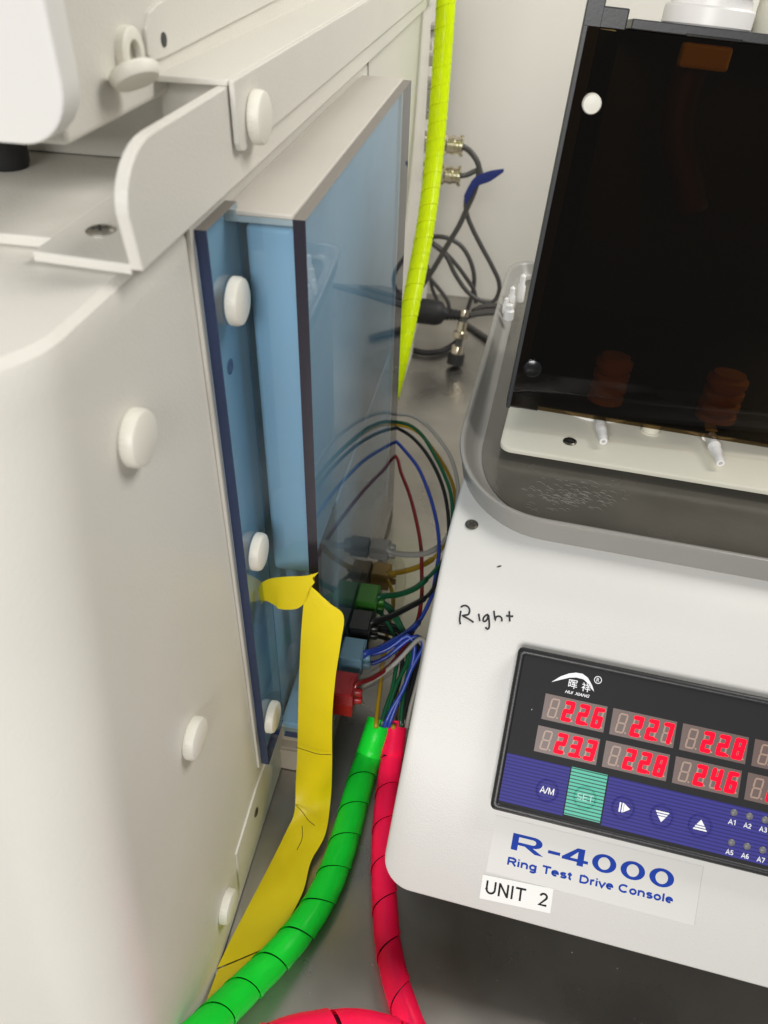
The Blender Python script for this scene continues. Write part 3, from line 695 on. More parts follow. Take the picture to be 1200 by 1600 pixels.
# left wall down to the bench
bm2 = bmesh.new()
lw = [(q.x, q.y) for q in PLN[1:]]
vs = [bm2.verts.new(G(AL0 + 2.4, x, z / 1000 - .0022)) for x, z in lw] + [bm2.verts.new(G(AL0 + 2.4, 470, .0)), bm2.verts.new(G(AL0 + 2.4, 10, 0))]
bm2.faces.new(vs)
obj('hood', bm, m_console, con, smooth=True, auto=50)
bmesh.ops.solidify(bm2, geom=bm2.faces[:], thickness=.0012)
obj('side_wall', bm2, m_console, con)
m_under = principled('console_inside_shade', (.05, .05, .05), .6)  # dark colour puts the shade of the recess into the wall
obj('front_wall', prism([G(AL0 + 4, 8, .0005), G(AR, 8, .0005), G(AR, 8, .150), G(AL0 + 4, 8, .150)], v0 * .002), m_under, con)

# marker handwriting on the sloping / curved face: project the strokes on the surface
def console_pt(px, py, lift=.0002):
    # march along the sight line until below the profile
    d = ray(px, py).normalized()
    def h(p):
        q = p - Vector((O.x, O.y, 0)); x = q.dot(v0) * 1000; z = p.z * 1000
        for a_, b_ in zip(PLN, PLN[1:]):
            if a_.x <= x <= b_.x: return z - (a_.y + (b_.y - a_.y) * (x - a_.x) / (b_.x - a_.x))
        return z - (PLN[0].y if x < PLN[0].x else PLN[-1].y)
    lo_, hi_ = .2, .6
    for _ in range(40):
        m_ = (lo_ + hi_) / 2
        if h(CAM + d * m_) > 0: lo_ = m_
        else: hi_ = m_
    return CAM + d * (lo_ - lift)
put('screw', SCREW, console_pt(737, 820), (0, -.12, 1), con, 1.0, .4)
ZR = lambda x, y: (700 + x / 10, 920 + y / 10)
strokes = [[(200, 345), (188, 420), (182, 500), (195, 555)], [(198, 288), (230, 268), (270, 262), (310, 280), (335, 320), (335, 365), (318, 400), (275, 412), (225, 420), (290, 455), (350, 490), (400, 525)],
           [(480, 390), (488, 450), (497, 505)], [(628, 400), (590, 415), (555, 455), (550, 500), (575, 512), (610, 480), (632, 410), (640, 480), (645, 560), (640, 610), (615, 632), (585, 600)],
           [(718, 345), (725, 410), (740, 498), (745, 450), (775, 430), (815, 435), (840, 465), (840, 510)], [(958, 350), (960, 430), (965, 510)], [(908, 420), (960, 430), (1018, 428)]]
bm = bmesh.new()
for s in strokes:
    P = spline([console_pt(*ZR(*p)) for p in s], .0008)
    bm = tube(P, .00052, 8, bm)
obj('handwriting', bm, m_ink, con, smooth=True)
P = spline([console_pt(776, 886), console_pt(780, 885), console_pt(784, 884)], .0008); obj('scratch', tube(P, lambda t: .0004 * math.sin(PI * t) + .0001, 6), m_groove, con)

# ------------------------------------------------------------------ digital meter
FR = Matrix((( u.x, v.x, n.x, O.x), (u.y, v.y, n.y, O.y), (u.z, v.z, n.z, O.z), (0, 0, 0, 1)))
mt = thing('panel_meter', 'black digital panel meter with red numbers and blue key strip in the console', 'meter', mat=FR)
mm = lambda *a: [x / 1000 for x in a]
def lbox(a0, a1, b0, b1, c0, c1, bev=0., bm=None, seg=2): return box(*mm(a0, a1, b0, b1, c0, c1), bev / 1000, seg, bm)
WM_, HM = 172., 85.
# bezel: outer ring, sloped inside
bm = bmesh.new()
rings = []
for (ins_, c, rad) in ((-.6, -8.6, 3), (-.9, -1.6, 3), (0, -.3, 2.5), (1.0, 0, 2), (2.0, 0, 1.6), (2.6, -.5, 1.4), (2.9, -1.2, 1.2)):
    q = round_poly([(ins_, -ins_), (WM_ - ins_, -ins_), (WM_ - ins_, -HM + ins_), (ins_, -HM + ins_)], rad, 5)
    rings.append([bm.verts.new(mm(p.x, p.y, c)) for p in q])
for a_, c_ in zip(rings, rings[1:]):
    for k in range(len(a_)): bm.faces.new((a_[k], a_[(k + 1) % len(a_)], c_[(k + 1) % len(a_)], c_[k]))
obj('bezel', bm, m_blk, mt, smooth=True, auto=40, local=True)
obj('face_plate', lbox(2.7, WM_ - 2.7, -HM + 2.7, -2.7, -4, -1.0), m_face, mt, local=True)
FZ = -1.0
obj('key_strip', lbox(3.0, 36.4, -80.6, -55.4, FZ, FZ + .15), m_strip, mt, local=True)
obj('key_strip', lbox(56.2, WM_ - 3.0, -80.6, -55.2, FZ, FZ + .15), m_strip, mt, local=True)
sk = obj('set_key', lbox(37.0, 55.5, -79.6, -54.9, FZ, FZ + .18), m_set, mt, local=True)
def text_mesh(body, a0, a1, b0, b1, c, bold=0., shear=0., spacing=1.):
    cu = bpy.data.curves.new('txt', 'FONT'); cu.body = body; cu.size = 1; cu.offset = bold; cu.shear = shear; cu.resolution_u = 4; cu.space_character = spacing; cu.extrude = 0
    o = bpy.data.objects.new('txt', cu); COL.objects.link(o)
    dg = bpy.context.evaluated_depsgraph_get(); me = bpy.data.meshes.new_from_object(o.evaluated_get(dg)); bpy.data.objects.remove(o)
    if not me.vertices: return me
    me.materials.clear()
    xs = [w.co.x for w in me.vertices]; ys = [w.co.y for w in me.vertices]; x0, x1, y0, y1 = min(xs), max(xs), min(ys), max(ys)
    for w in me.vertices:
        w.co = (((a0 + (w.co.x - x0) / max(x1 - x0, 1e-6) * (a1 - a0)) / 1000), ((b0 + (w.co.y - y0) / max(y1 - y0, 1e-6) * (b1 - b0)) / 1000), c / 1000)
    return me
def text(name, body, a0, a1, b0, b1, c, mat, parent, **k):
    me = text_mesh(body, a0, a1, b0, b1, c, **k); me.name = name
    return link(name, me, mat, parent, True)
# block lettering drawn as flat strokes
def arc(cx, cy, rx, ry, a0, a1, n_=12): return [(cx + rx * math.cos(math.radians(a0 + (a1 - a0) * k / n_)), cy + ry * math.sin(math.radians(a0 + (a1 - a0) * k / n_))) for k in range(n_ + 1)]
GL = {
 'R': (.64, [[(.09, 0), (.09, .716)], [(.09, .66), (.36, .66)] + arc(.36, .5, .17, .16, 90, -90) + [(.09, .34)], [(.33, .34), (.56, 0)]]),
 'i': (.22, [[(.1, 0), (.1, .52)], [(.1, .61), (.1, .716)]]), 'n': (.54, [[(.09, 0), (.09, .52)], arc(.26, .30, .17, .165, 165, 0) + [(.43, 0)]]),
 'g': (.55, [arc(.25, .265, .17, .205, 0, 360, 20), [(.43, .52), (.43, -.04)] + arc(.26, -.04, .17, .12, 0, -150)]),
 'T': (.58, [[(.02, .66), (.56, .66)], [(.29, .66), (.29, 0)]]), 'e': (.53, [[(.08, .27), (.44, .27)] + arc(.26, .26, .18, .205, 5, 305, 18)]),
 's': (.5, [arc(.25, .365, .15, .10, 25, 265) + arc(.25, .16, .16, .105, 85, -155)]), 't': (.31, [[(.14, .66), (.14, .16)] + arc(.24, .16, .10, .105, 180, 280), [(.01, .465), (.27, .465)]]),
 'D': (.70, [[(.09, 0), (.09, .716)], [(.09, .66), (.3, .66)] + arc(.3, .358, .28, .302, 90, -90, 16) + [(.09, .055)]]), 'r': (.36, [[(.09, 0), (.09, .52)], arc(.26, .29, .17, .175, 170, 75)]),
 'v': (.48, [[(.03, .52), (.24, .03), (.45, .52)]]), 'C': (.72, [arc(.37, .358, .28, .302, 42, 318, 18)]), 'o': (.54, [arc(.26, .26, .18, .205, 0, 360, 20)]), 'l': (.22, [[(.1, 0), (.1, .716)]]),
 'U': (.64, [[(.09, .716), (.09, .28)] + arc(.31, .28, .22, .225, 180, 360) + [(.53, .716)]]), 'N': (.64, [[(.09, 0), (.09, .716)], [(.09, .69), (.53, .03)], [(.53, 0), (.53, .716)]]), 'I': (.22, [[(.1, 0), (.1, .716)]]),
 'S': (.62, [arc(.3, .505, .2, .155, 30, 262, 14) + arc(.3, .2, .22, .145, 85, -155, 14)]), 'E': (.62, [[(.09, 0), (.09, .716)], [(.09, .66), (.55, .66)], [(.09, .37), (.5, .37)], [(.09, .055), (.56, .055)]]),
 'A': (.62, [[(.03, 0), (.31, .70), (.59, 0)], [(.13, .23), (.49, .23)]]), 'M': (.76, [[(.09, 0), (.09, .716)], [(.09, .69), (.37, .06), (.65, .69)], [(.65, .716), (.65, 0)]]), '/': (.3, [[(.0, 0), (.27, .716)]]), ' ': (.28, []),
 '1': (.4, [[(.08, .55), (.27, .68), (.27, 0)]]), '2': (.54, [arc(.26, .50, .17, .16, 170, -35) + [(.08, .055), (.46, .055)]]), '3': (.52, [arc(.25, .52, .15, .14, 150, -85) + arc(.25, .2, .18, .145, 85, -155)]),
 '4': (.54, [[(.38, 0), (.38, .68), (.05, .19), (.50, .19)]]), '5': (.54, [[(.45, .66), (.14, .66), (.1, .34)] + arc(.25, .225, .18, .17, 140, -150)]), '6': (.54, [arc(.26, .22, .17, .165, 0, 360, 18), arc(.36, .30, .27, .36, 85, 195)]),
 '7': (.52, [[(.05, .66), (.46, .66), (.2, 0)]]), '8': (.54, [arc(.26, .52, .15, .14, 0, 360, 16), arc(.26, .2, .18, .145, 0, 360, 16)])}
def stroke_text(name, body, a0, a1, b0, b1, c, mat, parent, weight=.11, tilt=0., space=.03):
    """capitals stand from b0 to b1; the text fills a0 to a1"""
    tot = sum(GL[ch][0] + space for ch in body); sx = (a1 - a0) / tot; sy = (b1 - b0) / .716; bm = bmesh.new(); x = 0; lay = 0
    for ch in body:
        adv, sts = GL[ch]
        for st_ in sts:
            P = [Vector(((x + p[0]) * sx, p[1] * sy)) for p in st_]; hw = weight * (sx + sy) / 4
            closed = (P[0] - P[-1]).length < 1e-4; L_, R_ = [], []
            for i, p in enumerate(P):
                pa = P[i - 1] if i else (P[-2] if closed else None); pb = P[i + 1] if i < len(P) - 1 else (P[1] if closed else None)
                d1 = (p - pa).normalized() if pa is not None else (pb - p).normalized(); d2 = (pb - p).normalized() if pb is not None else d1
                m_ = d1 + d2; m_ = m_.normalized() if m_.length > .2 else d1
                nn = Vector((-m_.y, m_.x)); k = hw / max(.55, abs(nn.dot(Vector((-d1.y, d1.x)))))
                L_.append(p + nn * k); R_.append(p - nn * k)
            z = (c + .004 * (lay % 4)) / 1000; lay += 1
            f3 = lambda q: ((a0 + q.x - q.y * tilt) / 1000, (b0 + q.y + q.x * tilt) / 1000, z)
            va = [bm.verts.new(f3(q)) for q in L_]; vb = [bm.verts.new(f3(q)) for q in R_]
            for k in range(len(va) - 1): bm.faces.new((va[k], vb[k], vb[k + 1], va[k + 1]))
        x += adv + space
    me = bpy.data.meshes.new(name); bm.to_mesh(me); bm.free(); return link(name, me, mat, parent, True)
def tri(bm, pts, c0, c1): return prism([mm(x, y, c0) for x, y in pts], (0, 0, (c1 - c0) / 1000), 0, 1, bm)
# keys
for kx, ky, sym in ((26.8, -69.8, 'A/M'), (46.2, -68.8, 'SET'), (65.8, -69.3, 'R'), (85.0, -68.9, 'D'), (104.0, -69.0, 'U')):
    r = 5.9; bm = bmesh.new()
    bm = lathe([(r, 0), (r - .15, .45), (r - .55, .5), (r - .9, .1)], (0, 0, 0), (0, 0, 1), 36, bm, cap=False)
    bmesh.ops.scale(bm, vec=(.001, .001, .001), verts=bm.verts); bmesh.ops.translate(bm, vec=mm(kx, ky, FZ + .12), verts=bm.verts)
    kb = obj('key', bm, m_set if sym == 'SET' else m_strip, mt, smooth=True, local=True)
    c = FZ + .32
    if sym in ('A/M', 'SET'):
        w = 7.6 if sym == 'A/M' else 8.6
        stroke_text('key_print', sym, kx - w / 2, kx + w / 2, ky - 1.7, ky + 1.7, c, m_whiteink if sym == 'A/M' else principled('pale_print', (.36, .66, .6), .4), kb, weight=.10 if sym == 'A/M' else .08)
    else:
        bm = bmesh.new()
        if sym == 'R':
            bm = tri(bm, [(kx + .2, ky - 2.2), (kx + 3.4, ky), (kx + .2, ky + 2.2)], c - .05, c)
            for o_ in (-2.2, -.8): bm = tri(bm, [(kx + o_, ky - 2.4), (kx + o_ + .8, ky - 2.4), (kx + o_ + .8, ky + 2.4), (kx + o_, ky + 2.4)], c - .05, c)
        else:
            s = 1 if sym == 'U' else -1
            bm = tri(bm, [(kx - 2.0, ky + s * .2), (kx + 2.0, ky + s * .2), (kx, ky + s * 3.0)][::s], c - .05, c)
            for o_, w in ((-.6, 2.7), (-1.9, 3.4)): bm = tri(bm, [(kx - w, ky + s * (o_ - .45)), (kx + w, ky + s * (o_ - .45)), (kx + w - .4, ky + s * (o_ + .4)), (kx - w + .4, ky + s * (o_ + .4))][::s], c - .05, c)
        obj('key_print', bm, m_whiteink, kb, local=True)
# lamps A1..A8
for i in range(8):
    ca = 118.8 + 7.45 * (i % 4) + (1.0 if i > 3 else 0); cb = -58.9 if i < 4 else -73.6
    bm = lathe([(1.75, 0), (1.7, .2), (.02, .32)], (0, 0, 0), (0, 0, 1), 20); bmesh.ops.scale(bm, vec=(.001,) * 3, verts=bm.verts); bmesh.ops.translate(bm, vec=mm(ca, cb, FZ + .15), verts=bm.verts)
    lm_ = obj('lamp', bm, m_lamp, mt, smooth=True, local=True)
    stroke_text('lamp_print', 'A%d' % (i + 1), ca - 2.0, ca + 1.8, cb - 6.0, cb - 3.6, FZ + .2, m_whiteink, lm_, weight=.12)
# displays
SEG = {'2': 'abged', '3': 'abgcd', '4': 'fgbc', '6': 'afgedc', '7': 'abc', '8': 'abcdefg', '9': 'abfgcd', ' ': ''}
def seg_poly(s, w, h, t):
    y2 = h / 2; g = .12
    H_ = lambda y: [(g + t * .2, y), (t * .7 + g, y + t / 2), (w - t * .7 - g, y + t / 2), (w - g - t * .2, y), (w - t * .7 - g, y - t / 2), (t * .7 + g, y - t / 2)]
    V_ = lambda x, ya, yb: [(x, ya + g), (x + t / 2, ya + t * .6), (x + t / 2, yb - t * .6), (x, yb - g), (x - t / 2, yb - t * .6), (x - t / 2, ya + t * .6)]
    return {'a': H_(h - t / 2), 'g': H_(y2), 'd': H_(t / 2), 'f': V_(t / 2, y2, h - t / 2), 'b': V_(w - t / 2, y2, h - t / 2), 'e': V_(t / 2, t / 2, y2), 'c': V_(w - t / 2, t / 2, y2)}[s]
ROWS = [(-20.6, ['226', '227', '228', '226'], 0.), (-37.8, ['233', '228', '246', '228'], -.9)]
for rb, vals, sh in ROWS:
    for ci, val in enumerate(vals):
        a0 = 17.7 + 35.4 * ci + sh
        dp = obj('display', lbox(a0 - .4, a0 + 32.0, rb - 13.6, rb, FZ, FZ + .12), m_win, mt, local=True)
        for di in range(4):
            ch = ' ' if di == 0 else val[di - 1]
            x0 = a0 + 1.9 + di * 7.7; y0 = rb - 12.0; w, h = 4.7, 10.4
            bm = bmesh.new()
            for si, s in enumerate('abcdefg'):
                on = s in SEG[ch]
                q = [(x + y * .13, y) for x, y in seg_poly(s, w, h, .85)]
                top = .15
                if on:
                    xl, xr, yb, ym, yt = .75, w - .75, .8, h / 2, h - .8
                    p0, p1 = {'a': ((xl, yt), (xr, yt)), 'g': ((xl, ym), (xr, ym)), 'd': ((xl, yb), (xr, yb)), 'f': ((xl, ym), (xl, yt)), 'b': ((xr, ym), (xr, yt)), 'e': ((xl, yb), (xl, ym)), 'c': ((xr, yb), (xr, ym))}[s]
                    ang = math.atan2(p1[1] - p0[1], p1[0] - p0[0]); hw = 1.12
                    q = [(p1[0] + hw * math.cos(ang + t), p1[1] + hw * math.sin(ang + t)) for t in [-PI / 2 + PI * k / 6 for k in range(7)]] + [(p0[0] + hw * math.cos(ang + t), p0[1] + hw * math.sin(ang + t)) for t in [PI / 2 + PI * k / 6 for k in range(7)]]
                    q = [(x + y * .13, y) for x, y in q]; top = .18 + .012 * si
                b = tri(bmesh.new(), [(x0 + x, y0 + y) for x, y in q], FZ + .12, FZ + top)
                for f in b.faces: f.material_index = 1 if on else 0
                bm = join(bm, b)
            if True:
                on = di == 2; cx, cy = x0 + w + .9, y0 + .6; rr = .75 if on else .5
                b = tri(bmesh.new(), [(cx + rr * math.cos(k * PI / 4), cy + rr * math.sin(k * PI / 4)) for k in range(8)], FZ + .12, FZ + (.2 if on else .15))
                for f in b.faces: f.material_index = 1 if on else 0
                bm = join(bm, b)
            obj('digit', bm, [m_seg_off, m_seg_on], dp, local=True)
# logo
arc_o = [(20.7, -14.6), (25, -10.6), (29, -8.2), (32.5, -7.0), (36, -6.9), (39, -8.4), (41.6, -11.6), (43.3, -14.8)]
arc_i = [(41.6, -13.6), (39.6, -11.4), (36.8, -9.6), (33.0, -9.5), (29.6, -10.3), (25.4, -12.3)]
DX = -1.6
bm = tri(bmesh.new(), [(x + DX, y + .4) for x, y in arc_o + arc_i], FZ, FZ + .06)
lg = obj('logo', bm, m_whiteink, mt, local=True)
text('logo_print', '\u6656', 28.0, 32.6, -15.2, -10.6, FZ + .06, m_whiteink, lg, bold=.01)
text('logo_print', '\u7965', 35.0, 39.6, -15.4, -10.8, FZ + .06, m_whiteink, lg, bold=.01)
text('logo_print', 'HUI  XIANG', 27.0, 39.8, -18.2, -16.6, FZ + .06, m_whiteink, lg, bold=.02, shear=.3)
bm = bmesh.new(); bm = lathe([(2.0, 0), (2.0, .06), (1.6, .06), (1.6, 0)], (0, 0, 0), (0, 0, 1), 28, bm, cap=False); bmesh.ops.scale(bm, vec=(.001,) * 3, verts=bm.verts); bmesh.ops.translate(bm, vec=mm(42.6, -8.0, FZ), verts=bm.verts)
obj('logo_print', bm, m_whiteink, lg, local=True)
text('logo_print', 'R', 41.9, 43.4, -9.0, -7.0, FZ + .06, m_whiteink, lg)
obj('dent', lathe([(.0004, 0), (.0004, .00002)], mm(11.6, -30.5, FZ + .01), (0, 0, 1), 12), m_blk_gloss, mt, local=True)

# ------------------------------------------------------------------ stickers on the console front
SF = -9.
st = thing('label_sticker', 'clear sticker reading R-4000 Ring Test Drive Console under the meter', 'sticker', mat=FR)
m_clearlab = principled('clear_label', (.60, .595, .575), .45)
obj('film', lbox(3.3, 110.5, -120.2, -90.4, SF, SF + .12), m_clearlab, st, local=True)
obj('film_shadow_strip', lbox(110.5, 110.8, -120.2, -90.4, SF, SF + .10), principled('film_shadow', (.45, .45, .43), .5), st, local=True)  # thin dark strip painted as the shadow along the film's right edge
c = SF + .16
BB = -105.7
def flat(name, polys, parent, mat, slope=.006):
    bm = bmesh.new()
    for i, P in enumerate(polys):
        z = (c + .004 * (i % 3)) / 1000
        if isinstance(P, tuple):       # strip between two outlines
            A_, B_ = P
            va = [bm.verts.new((x / 1000, (BB + y + slope * (x - 13)) / 1000, z)) for x, y in A_]; vb = [bm.verts.new((x / 1000, (BB + y + slope * (x - 13)) / 1000, z)) for x, y in B_]
            for k in range(len(va) - 1): bm.faces.new((va[k], vb[k], vb[k + 1], va[k + 1]))
        else: bm.faces.new([bm.verts.new((x / 1000, (BB + y + slope * (x - 13)) / 1000, z)) for x, y in P])
    bmesh.ops.recalc_face_normals(bm, faces=bm.faces)
    for f in bm.faces:
        if f.normal.z < 0: f.normal_flip()
    me = bpy.data.meshes.new(name); bm.to_mesh(me); bm.free(); return link(name, me, mat, parent, True)
R_out = [(17.0, 8.6)] + [(25.2, 8.6)] + arc(25.2, 5.75, 4.7, 2.85, 90, -90)[1:] + [(17.0, 2.9)]
R_in = [(17.0, 7.1)] + [(24.8, 7.1)] + arc(24.8, 5.75, 1.7, 1.35, 90, -90)[1:] + [(17.0, 4.4)]
polys = [[(13.9, 0), (17.3, 0), (17.3, 8.6), (13.9, 8.6)], (R_out, R_in), [(20.4, 3.2), (24.6, 3.2), (31.2, 0), (26.6, 0)], [(33.2, 2.6), (39.6, 2.6), (39.6, 4.2), (33.2, 4.2)],
         [(40.6, 1.7), (54.2, 1.7), (54.2, 3.2), (40.6, 3.2)], [(48.6, 0), (51.9, 0), (51.9, 8.7), (48.6, 8.7)], [(40.6, 3.0), (44.6, 3.0), (50.4, 8.7), (48.0, 8.7)]]
for cx in (62.3, 76.9, 91.5): polys.append((arc(cx, 4.3, 6.2, 4.65, 0, 360, 32), arc(cx, 4.3, 3.1, 3.15, 0, 360, 32)))
flat('print', polys, st, m_blueink)
stroke_text('print', 'Ring Test', 13.2, 47.6, -113.9, -109.9, c, m_blueink, st, weight=.15, tilt=.012, space=.0)
stroke_text('print', 'Drive Console', 51.2, 98.9, -113.6, -109.6, c, m_blueink, st, weight=.15, tilt=.03, space=.0)
s2 = thing('label_sticker', 'small white paper label reading UNIT 2 near the console edge', 'sticker', mat=FR)
obj('paper', prism([mm(1.9, -122.0, SF + .18), mm(2.4, -134.4, SF + .18), mm(39.7, -132.6, SF + .18), mm(39.2, -120.0, SF + .18)], (0, 0, .00012)), m_paper, s2, local=True)
stroke_text('print', 'UNIT  2', 4.4, 38.2, -131.2, -124.4, SF + .34, m_blackink, s2, weight=.11, tilt=.04)

# ------------------------------------------------------------------ tray on the console
tr = thing('tray', 'grey plastic tray with rounded corners set on the console', 'tray', G(150, 230, ZC))
ZR_ = .2250
def outline(off, rad=0):
    fl_, rx, ry = [], 62. - off * .8, 88. - off * .8
    x0, y0 = -60.5 + off, 54.5 + off
    for k in range(17):
        t = PI / 2 * k / 16
        fl_.append(Vector((x0 + rx - rx * math.cos(t) ** .94, y0 + ry - ry * math.sin(t) ** .94)))
    bl_ = [Vector((-66.8 + off, 400.)), Vector((-66.2 + off, 418 - off * .5)), Vector((-61 + off * .9, 431 - off * .7)), Vector((-52 + off * .7, 438 - off * .9)), Vector((-38 + off * .3, 440 - off))]
    return fl_ + [Vector((440, y0)), Vector((460 - off, y0 + 20)), Vector((460 - off, 420)), Vector((440, 440 - off))] + bl_[::-1]
lev = [(3.4, .2085, 0), (1.2, .2225, 0), (.3, ZR_ - .0004, 0), (.6, ZR_ + .0006, 0), (1.6, ZR_ + .0009, 0), (3.2, ZR_ + .0004, 0), (4.6, ZR_ - .0015, 0), (8.5, .2165, 0), (11, .2142, 0), (14, .2136, 0)]
bm = bmesh.new(); rings = []
for off, z, rad in lev: rings.append([bm.verts.new(G(p.x, p.y, z)) for p in outline(off, rad)])
for a_, c_ in zip(rings, rings[1:]):
    for k in range(len(a_)): bm.faces.new((a_[k], a_[(k + 1) % len(a_)], c_[(k + 1) % len(a_)], c_[k]))
bm.faces.new(rings[-1]); 
for f in bm.faces: f.material_index = 0
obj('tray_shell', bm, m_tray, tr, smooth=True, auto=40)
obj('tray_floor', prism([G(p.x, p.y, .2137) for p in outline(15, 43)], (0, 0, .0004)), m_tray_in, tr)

# base plate with the pump bodies under the cover
bp = thing('base_plate', 'ivory mounting plate with nozzles lying in the grey tray', 'plate', G(150, 250, .215))
ZP = .2225
pp = round_poly([(-34, 125.5), (430, 125.5), (430, 390), (-34, 390)], [8, 8, 8, 8], 6)
obj('plate', prism([G(p.x, p.y, ZP - .0032) for p in pp], (0, 0, .0032), .0004, 2), m_ivory, bp, smooth=True, auto=30)
bm = bmesh.new()
for a, b in ((-22, 150), (400, 150), (-22, 370), (400, 370), (180, 250)): bm = lathe([(.005, 0), (.005, .0058)], G(a, b, .2139), (0, 0, 1), 12, bm)
obj('standoff', bm, m_ivory, bp)
put('screw', SCREW, G(9.1, 144.3, ZP), (0, 0, 1), bp, 1.15, .9)
def on_plate(px, py, z=ZP): return on_z(px, py, z)
for (cx, cy) in ((932, 628), (1106, 652)):
    c_ = on_plate(cx, cy); 
    obj('pump_disc', lathe([(.0305, 0), (.0305, .0012), (.0295, .0022), (.027, .0028), (.0003, .0030)], c_ + v0 * .004, (0, 0, 1), 48), m_white, bp, smooth=True, auto=40)
obj('post', lathe([(.0066, 0), (.0066, .0008), (.0058, .001), (.0058, .012)], on_plate(1016, 672) - v0 * .001, (0, 0, 1), 24), m_ivory, bp, smooth=True, auto=30)
for (a, b) in (((934, 640), (943, 690)), ((1108, 676), (1126, 724))):
    A_ = on_z(*a, ZP + .0078); B_ = on_z(*b, ZP + .0062); ax = (B_ - A_).normalized(); L_ = (B_ - A_).length
    nz = obj('nozzle', lathe([(.0052, -.004), (.0052, .003), (.0036, .0032), (.0036, L_ * .42), (.0040, L_ * .45), (.0032, L_ * .60), (.0036, L_ * .62), (.0028, L_ * .85), (.0030, L_ * .87), (.0024, L_), (.0012, L_), (.0010, L_ * .8)], A_, ax, 24), m_white, bp, smooth=True, auto=30)
# white plugs standing in the tray behind the cover's left side
for px, py, r, h in ((794, 498, .0042, .012), (797, 482, .0030, .018), (812, 470, .0034, .022), (789, 488, .0026, .012)):
    b = on_z(px, py, ZP)
    obj('plug', lathe([(r, 0), (r, h * .6), (r * .7, h * .7), (r * .7, h), (r * .2, h * 1.08)], b, (0, 0, 1), 18), m_white, bp, smooth=True, auto=40)

# ------------------------------------------------------------------ black acrylic guard cover standing on the plate
yw, rl, ln_ = math.radians(.3), math.radians(3.0), math.radians(7)
cu0 = Vector((math.cos(yw), -math.sin(yw), 0)); cv0 = Vector((math.sin(yw), math.cos(yw), 0)); kz = Vector((0, 0, 1))
cw0 = kz * math.cos(ln_) + cv0 * math.sin(ln_)
cu = cu0 * math.cos(rl) - cw0 * math.sin(rl); cw = cw0 * math.cos(rl) + cu0 * math.sin(rl); cn = cu.cross(cw)      # cn points to the camera
CB = on_z(790, 640, .238)
CM = Matrix(((cu.x, cw.x, cn.x, CB.x), (cu.y, cw.y, cn.y, CB.y), (cu.z, cw.z, cn.z, CB.z), (0, 0, 0, 1)))
gv = thing('guard_cover', 'tall black smoked acrylic guard standing in the tray on the right', 'guard', mat=CM)
def cpx(px, py, off=0.):
    p = on_plane(px, py, CB + cn * off / 1000, cn) - CB; return (p.dot(cu) * 1000, p.dot(cw) * 1000)
HT = cpx(990, 48)[1]; TLa = cpx(908, 4)
print('cover', cpx(905, 30), cpx(990, 48), cpx(1200, 88), cpx(1200, 682), cpx(840, 632), cpx(925, 163), cpx(985, 50), TLa)
pw_ = 260.
obj('front_panel', lbox(2.6, pw_, 2.5, HT, -5.0, -2.0), m_smoke, gv, local=True)
post = lbox(0, 9, 0, HT + 12, -16, -5.2, .5); post = lbox(.2, 2.5, .6, HT + .0, -5.1, -1.8, .3, post)
obj('side_post', post, m_dkgrey, gv, local=True)
obj('corner_block', lbox(3.2, cpx(985, 20)[0], HT - .5, TLa[1], -17, -5.3, .7), m_dkgrey, gv, local=True)
obj('foot_block', lbox(.5, cpx(843, 632)[0], 0.2, 9, -15.5, -5.4, .4), m_dkgrey, gv, local=True)
obj('side_panel', prism([mm(1.2, .5, -16.2), mm(4.4, .5, -16.2), mm(29, .5, -130), mm(26, .5, -130)], mm(0, HT - 1, 0)), m_blk, gv, local=True)
obj('back_panel', lbox(26, pw_, .5, HT + 1, -133.5, -130.2, .3), m_blk, gv, local=True)
obj('blackout_floor', prism([mm(4.6, 2, -9), mm(pw_, 2, -9), mm(pw_, 34, -130), mm(27, 34, -130)], mm(0, 1, 0)), m_blk, gv, local=True)  # black sheet added to hide the pale plate and keep the interior dark
kx_, ky_ = cpx(925, 163, 4)
kb = lathe([(.0049, -.0058), (.0049, .0035), (.0043, .0048), (.0003, .0052)], mm(kx_, ky_, 0), (0, 0, 1), 32)
obj('panel_screw', kb, m_cap, gv, smooth=True, auto=40, local=True)
kx2, ky2 = cpx(832, 577, 0)
obj('panel_screw', lathe([(.0056, -.0018), (.0056, -.0012), (.0050, -.0008), (.0003, -.0006)], mm(kx2, ky2, 0), (0, 0, 1), 32), m_blk_gloss, gv, smooth=True, auto=40, local=True)
# top flange plate and its white cap
a1 = cpx(985, 45)[0] + 1
obj('top_plate', lbox(a1, pw_, HT + .6, HT + 5.2, -128, -9.0, .5), m_dkgrey, gv, local=True)
obj('lid_strip', lbox(cpx(1075, 55)[0], cpx(1160, 80)[0], HT + .4, HT + 1.6, -8.8, -6.2, .2), m_blk_gloss, gv, local=True)
# orange bellows behind the smoked panel
for (px, py, r, hgt) in ((948, 600, 11.5, 70), (1120, 625, 12.5, 70)):
    a, b = cpx(px, py, -30)
    pf = [(.6 * r / 1000, .0)]
    for k in range(4): pf += [(r / 1000, .002 + k * .0078), (r / 1000, .0056 + k * .0078), (r * .78 / 1000, .0066 + k * .0078), (r * .78 / 1000, .0090 + k * .0078)]
    bm = lathe(pf, mm(a, 6.5, -22), (0, 1, 0), 28)
    obj('bellows', bm, m_orange, gv, smooth=True, auto=40, local=True)
ca0, ca1 = cpx(1066, 80, -8)[0], cpx(1142, 90, -8)[0]
obj('orange_clamp', lbox(ca0, ca1, HT - 13, HT - 2, -18, -6.5, 1.5), principled('amber_clamp', (.98, .55, .04), .5), gv, local=True)
hp_ = [cpx(x, y, -26) for x, y in ((1085, 95), (1066, 150), (1058, 210), (1070, 270), (1082, 330))]
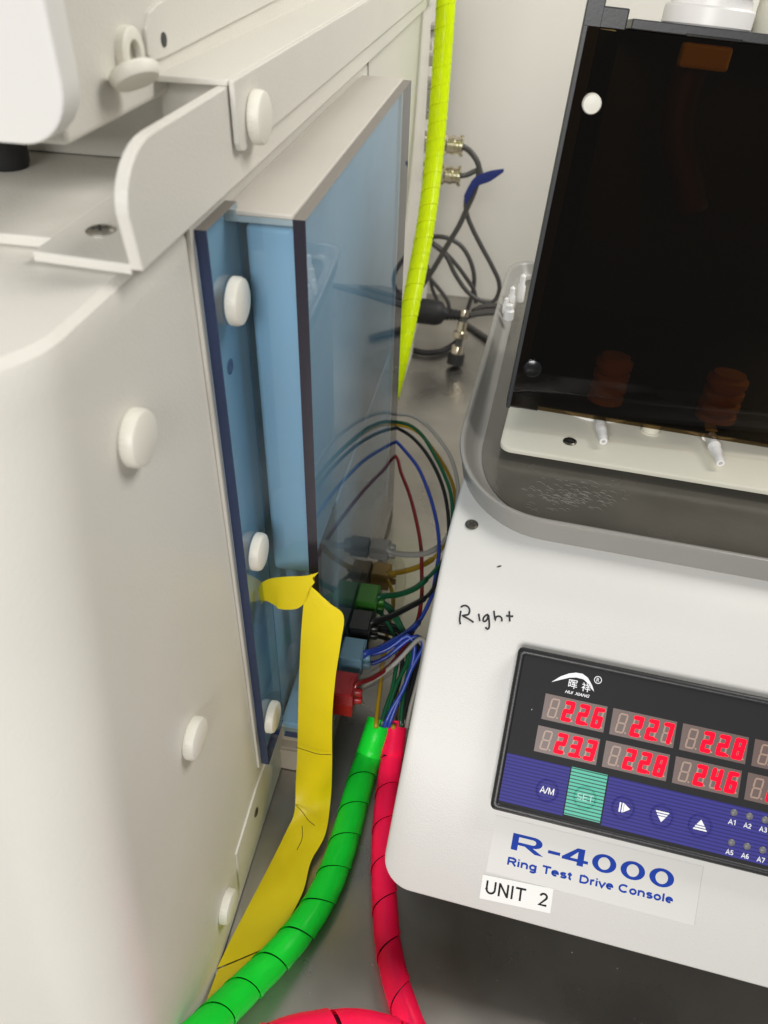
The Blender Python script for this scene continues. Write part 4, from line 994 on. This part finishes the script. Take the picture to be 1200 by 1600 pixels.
obj('hose', tube(spline([Vector(mm(a, b, -26)) for a, b in hp_], .004), .0085, 14), principled('brown_hose', (.085, .028, .006), .5), gv, smooth=True, local=True)

# white cap and ivory knob standing on the guard
ct = cpx(1100, 30, 0)
base = CB + cu * (cpx(1102, 60)[0] + 3.5) / 1000 + cw * (HT + 5.2) / 1000 - cn * .031
cp_ = thing('white_cap', 'stacked white screw cap standing on the black guard', 'cap', base)
ca_ = base
obj('cap_body', lathe([(.0215, 0), (.0225, .0008), (.0225, .0080), (.0220, .0088), (.0200, .0090), (.0200, .0125), (.0192, .0130), (.0192, .0170), (.0235, .0175), (.0235, .045)], ca_, cw, 48), m_white, cp_, smooth=True, auto=30)
base2 = base + cu * .038 - cn * .012
o = obj('ivory_knob', lathe([(.012, 0), (.0125, .001), (.0125, .020), (.011, .022)], base2, cw, 28), m_ivory, smooth=True, auto=30); tag(o, 'ivory round knob beside the white cap at the top right corner', 'knob')

# ------------------------------------------------------------------ wear: dust on the bench, scratches with painted glints in the tray
bm = bmesh.new()
for k in range(34):
    px, py = (random.uniform(640, 1200), random.uniform(1440, 1600)) if k < 24 else (random.uniform(420, 600), random.uniform(1180, 1600))
    p = on_z(px, py, .0002); r = random.uniform(.0001, .00026)
    b = bmesh.new(); bmesh.ops.create_icosphere(b, subdivisions=1, radius=r); bmesh.ops.scale(b, vec=(random.uniform(.6, 2), 1, .5), verts=b.verts); bmesh.ops.translate(b, vec=p, verts=b.verts); bm = join(bm, b)
o = obj('dust', bm, m_white); tag(o, 'fine white dust specks scattered on the steel bench', 'dust', kind='stuff')
bm = bmesh.new()
for k in range(170):
    px, py = random.gauss(888, 34), random.gauss(774, 13)
    if py > 800 or py < 742: continue
    l_ = random.uniform(4, 15); cu_ = random.uniform(.15, .5)
    P = [on_z(px + l_ * t, py + l_ * t * .35 - cu_ * l_ * t * (1 - t) * 2, .2143) for t in (0, .35, .7, 1)]
    bm = tube(spline(P, .0006), lambda t: .00010 * math.sin(PI * t) + .00002, 5, bm)
o = obj('scratch', bm, principled('scratch_glint', (.28, .268, .24), .3), tr); o['kind'] = 'stuff'  # worn-in scratches whose pale colour also carries their glint
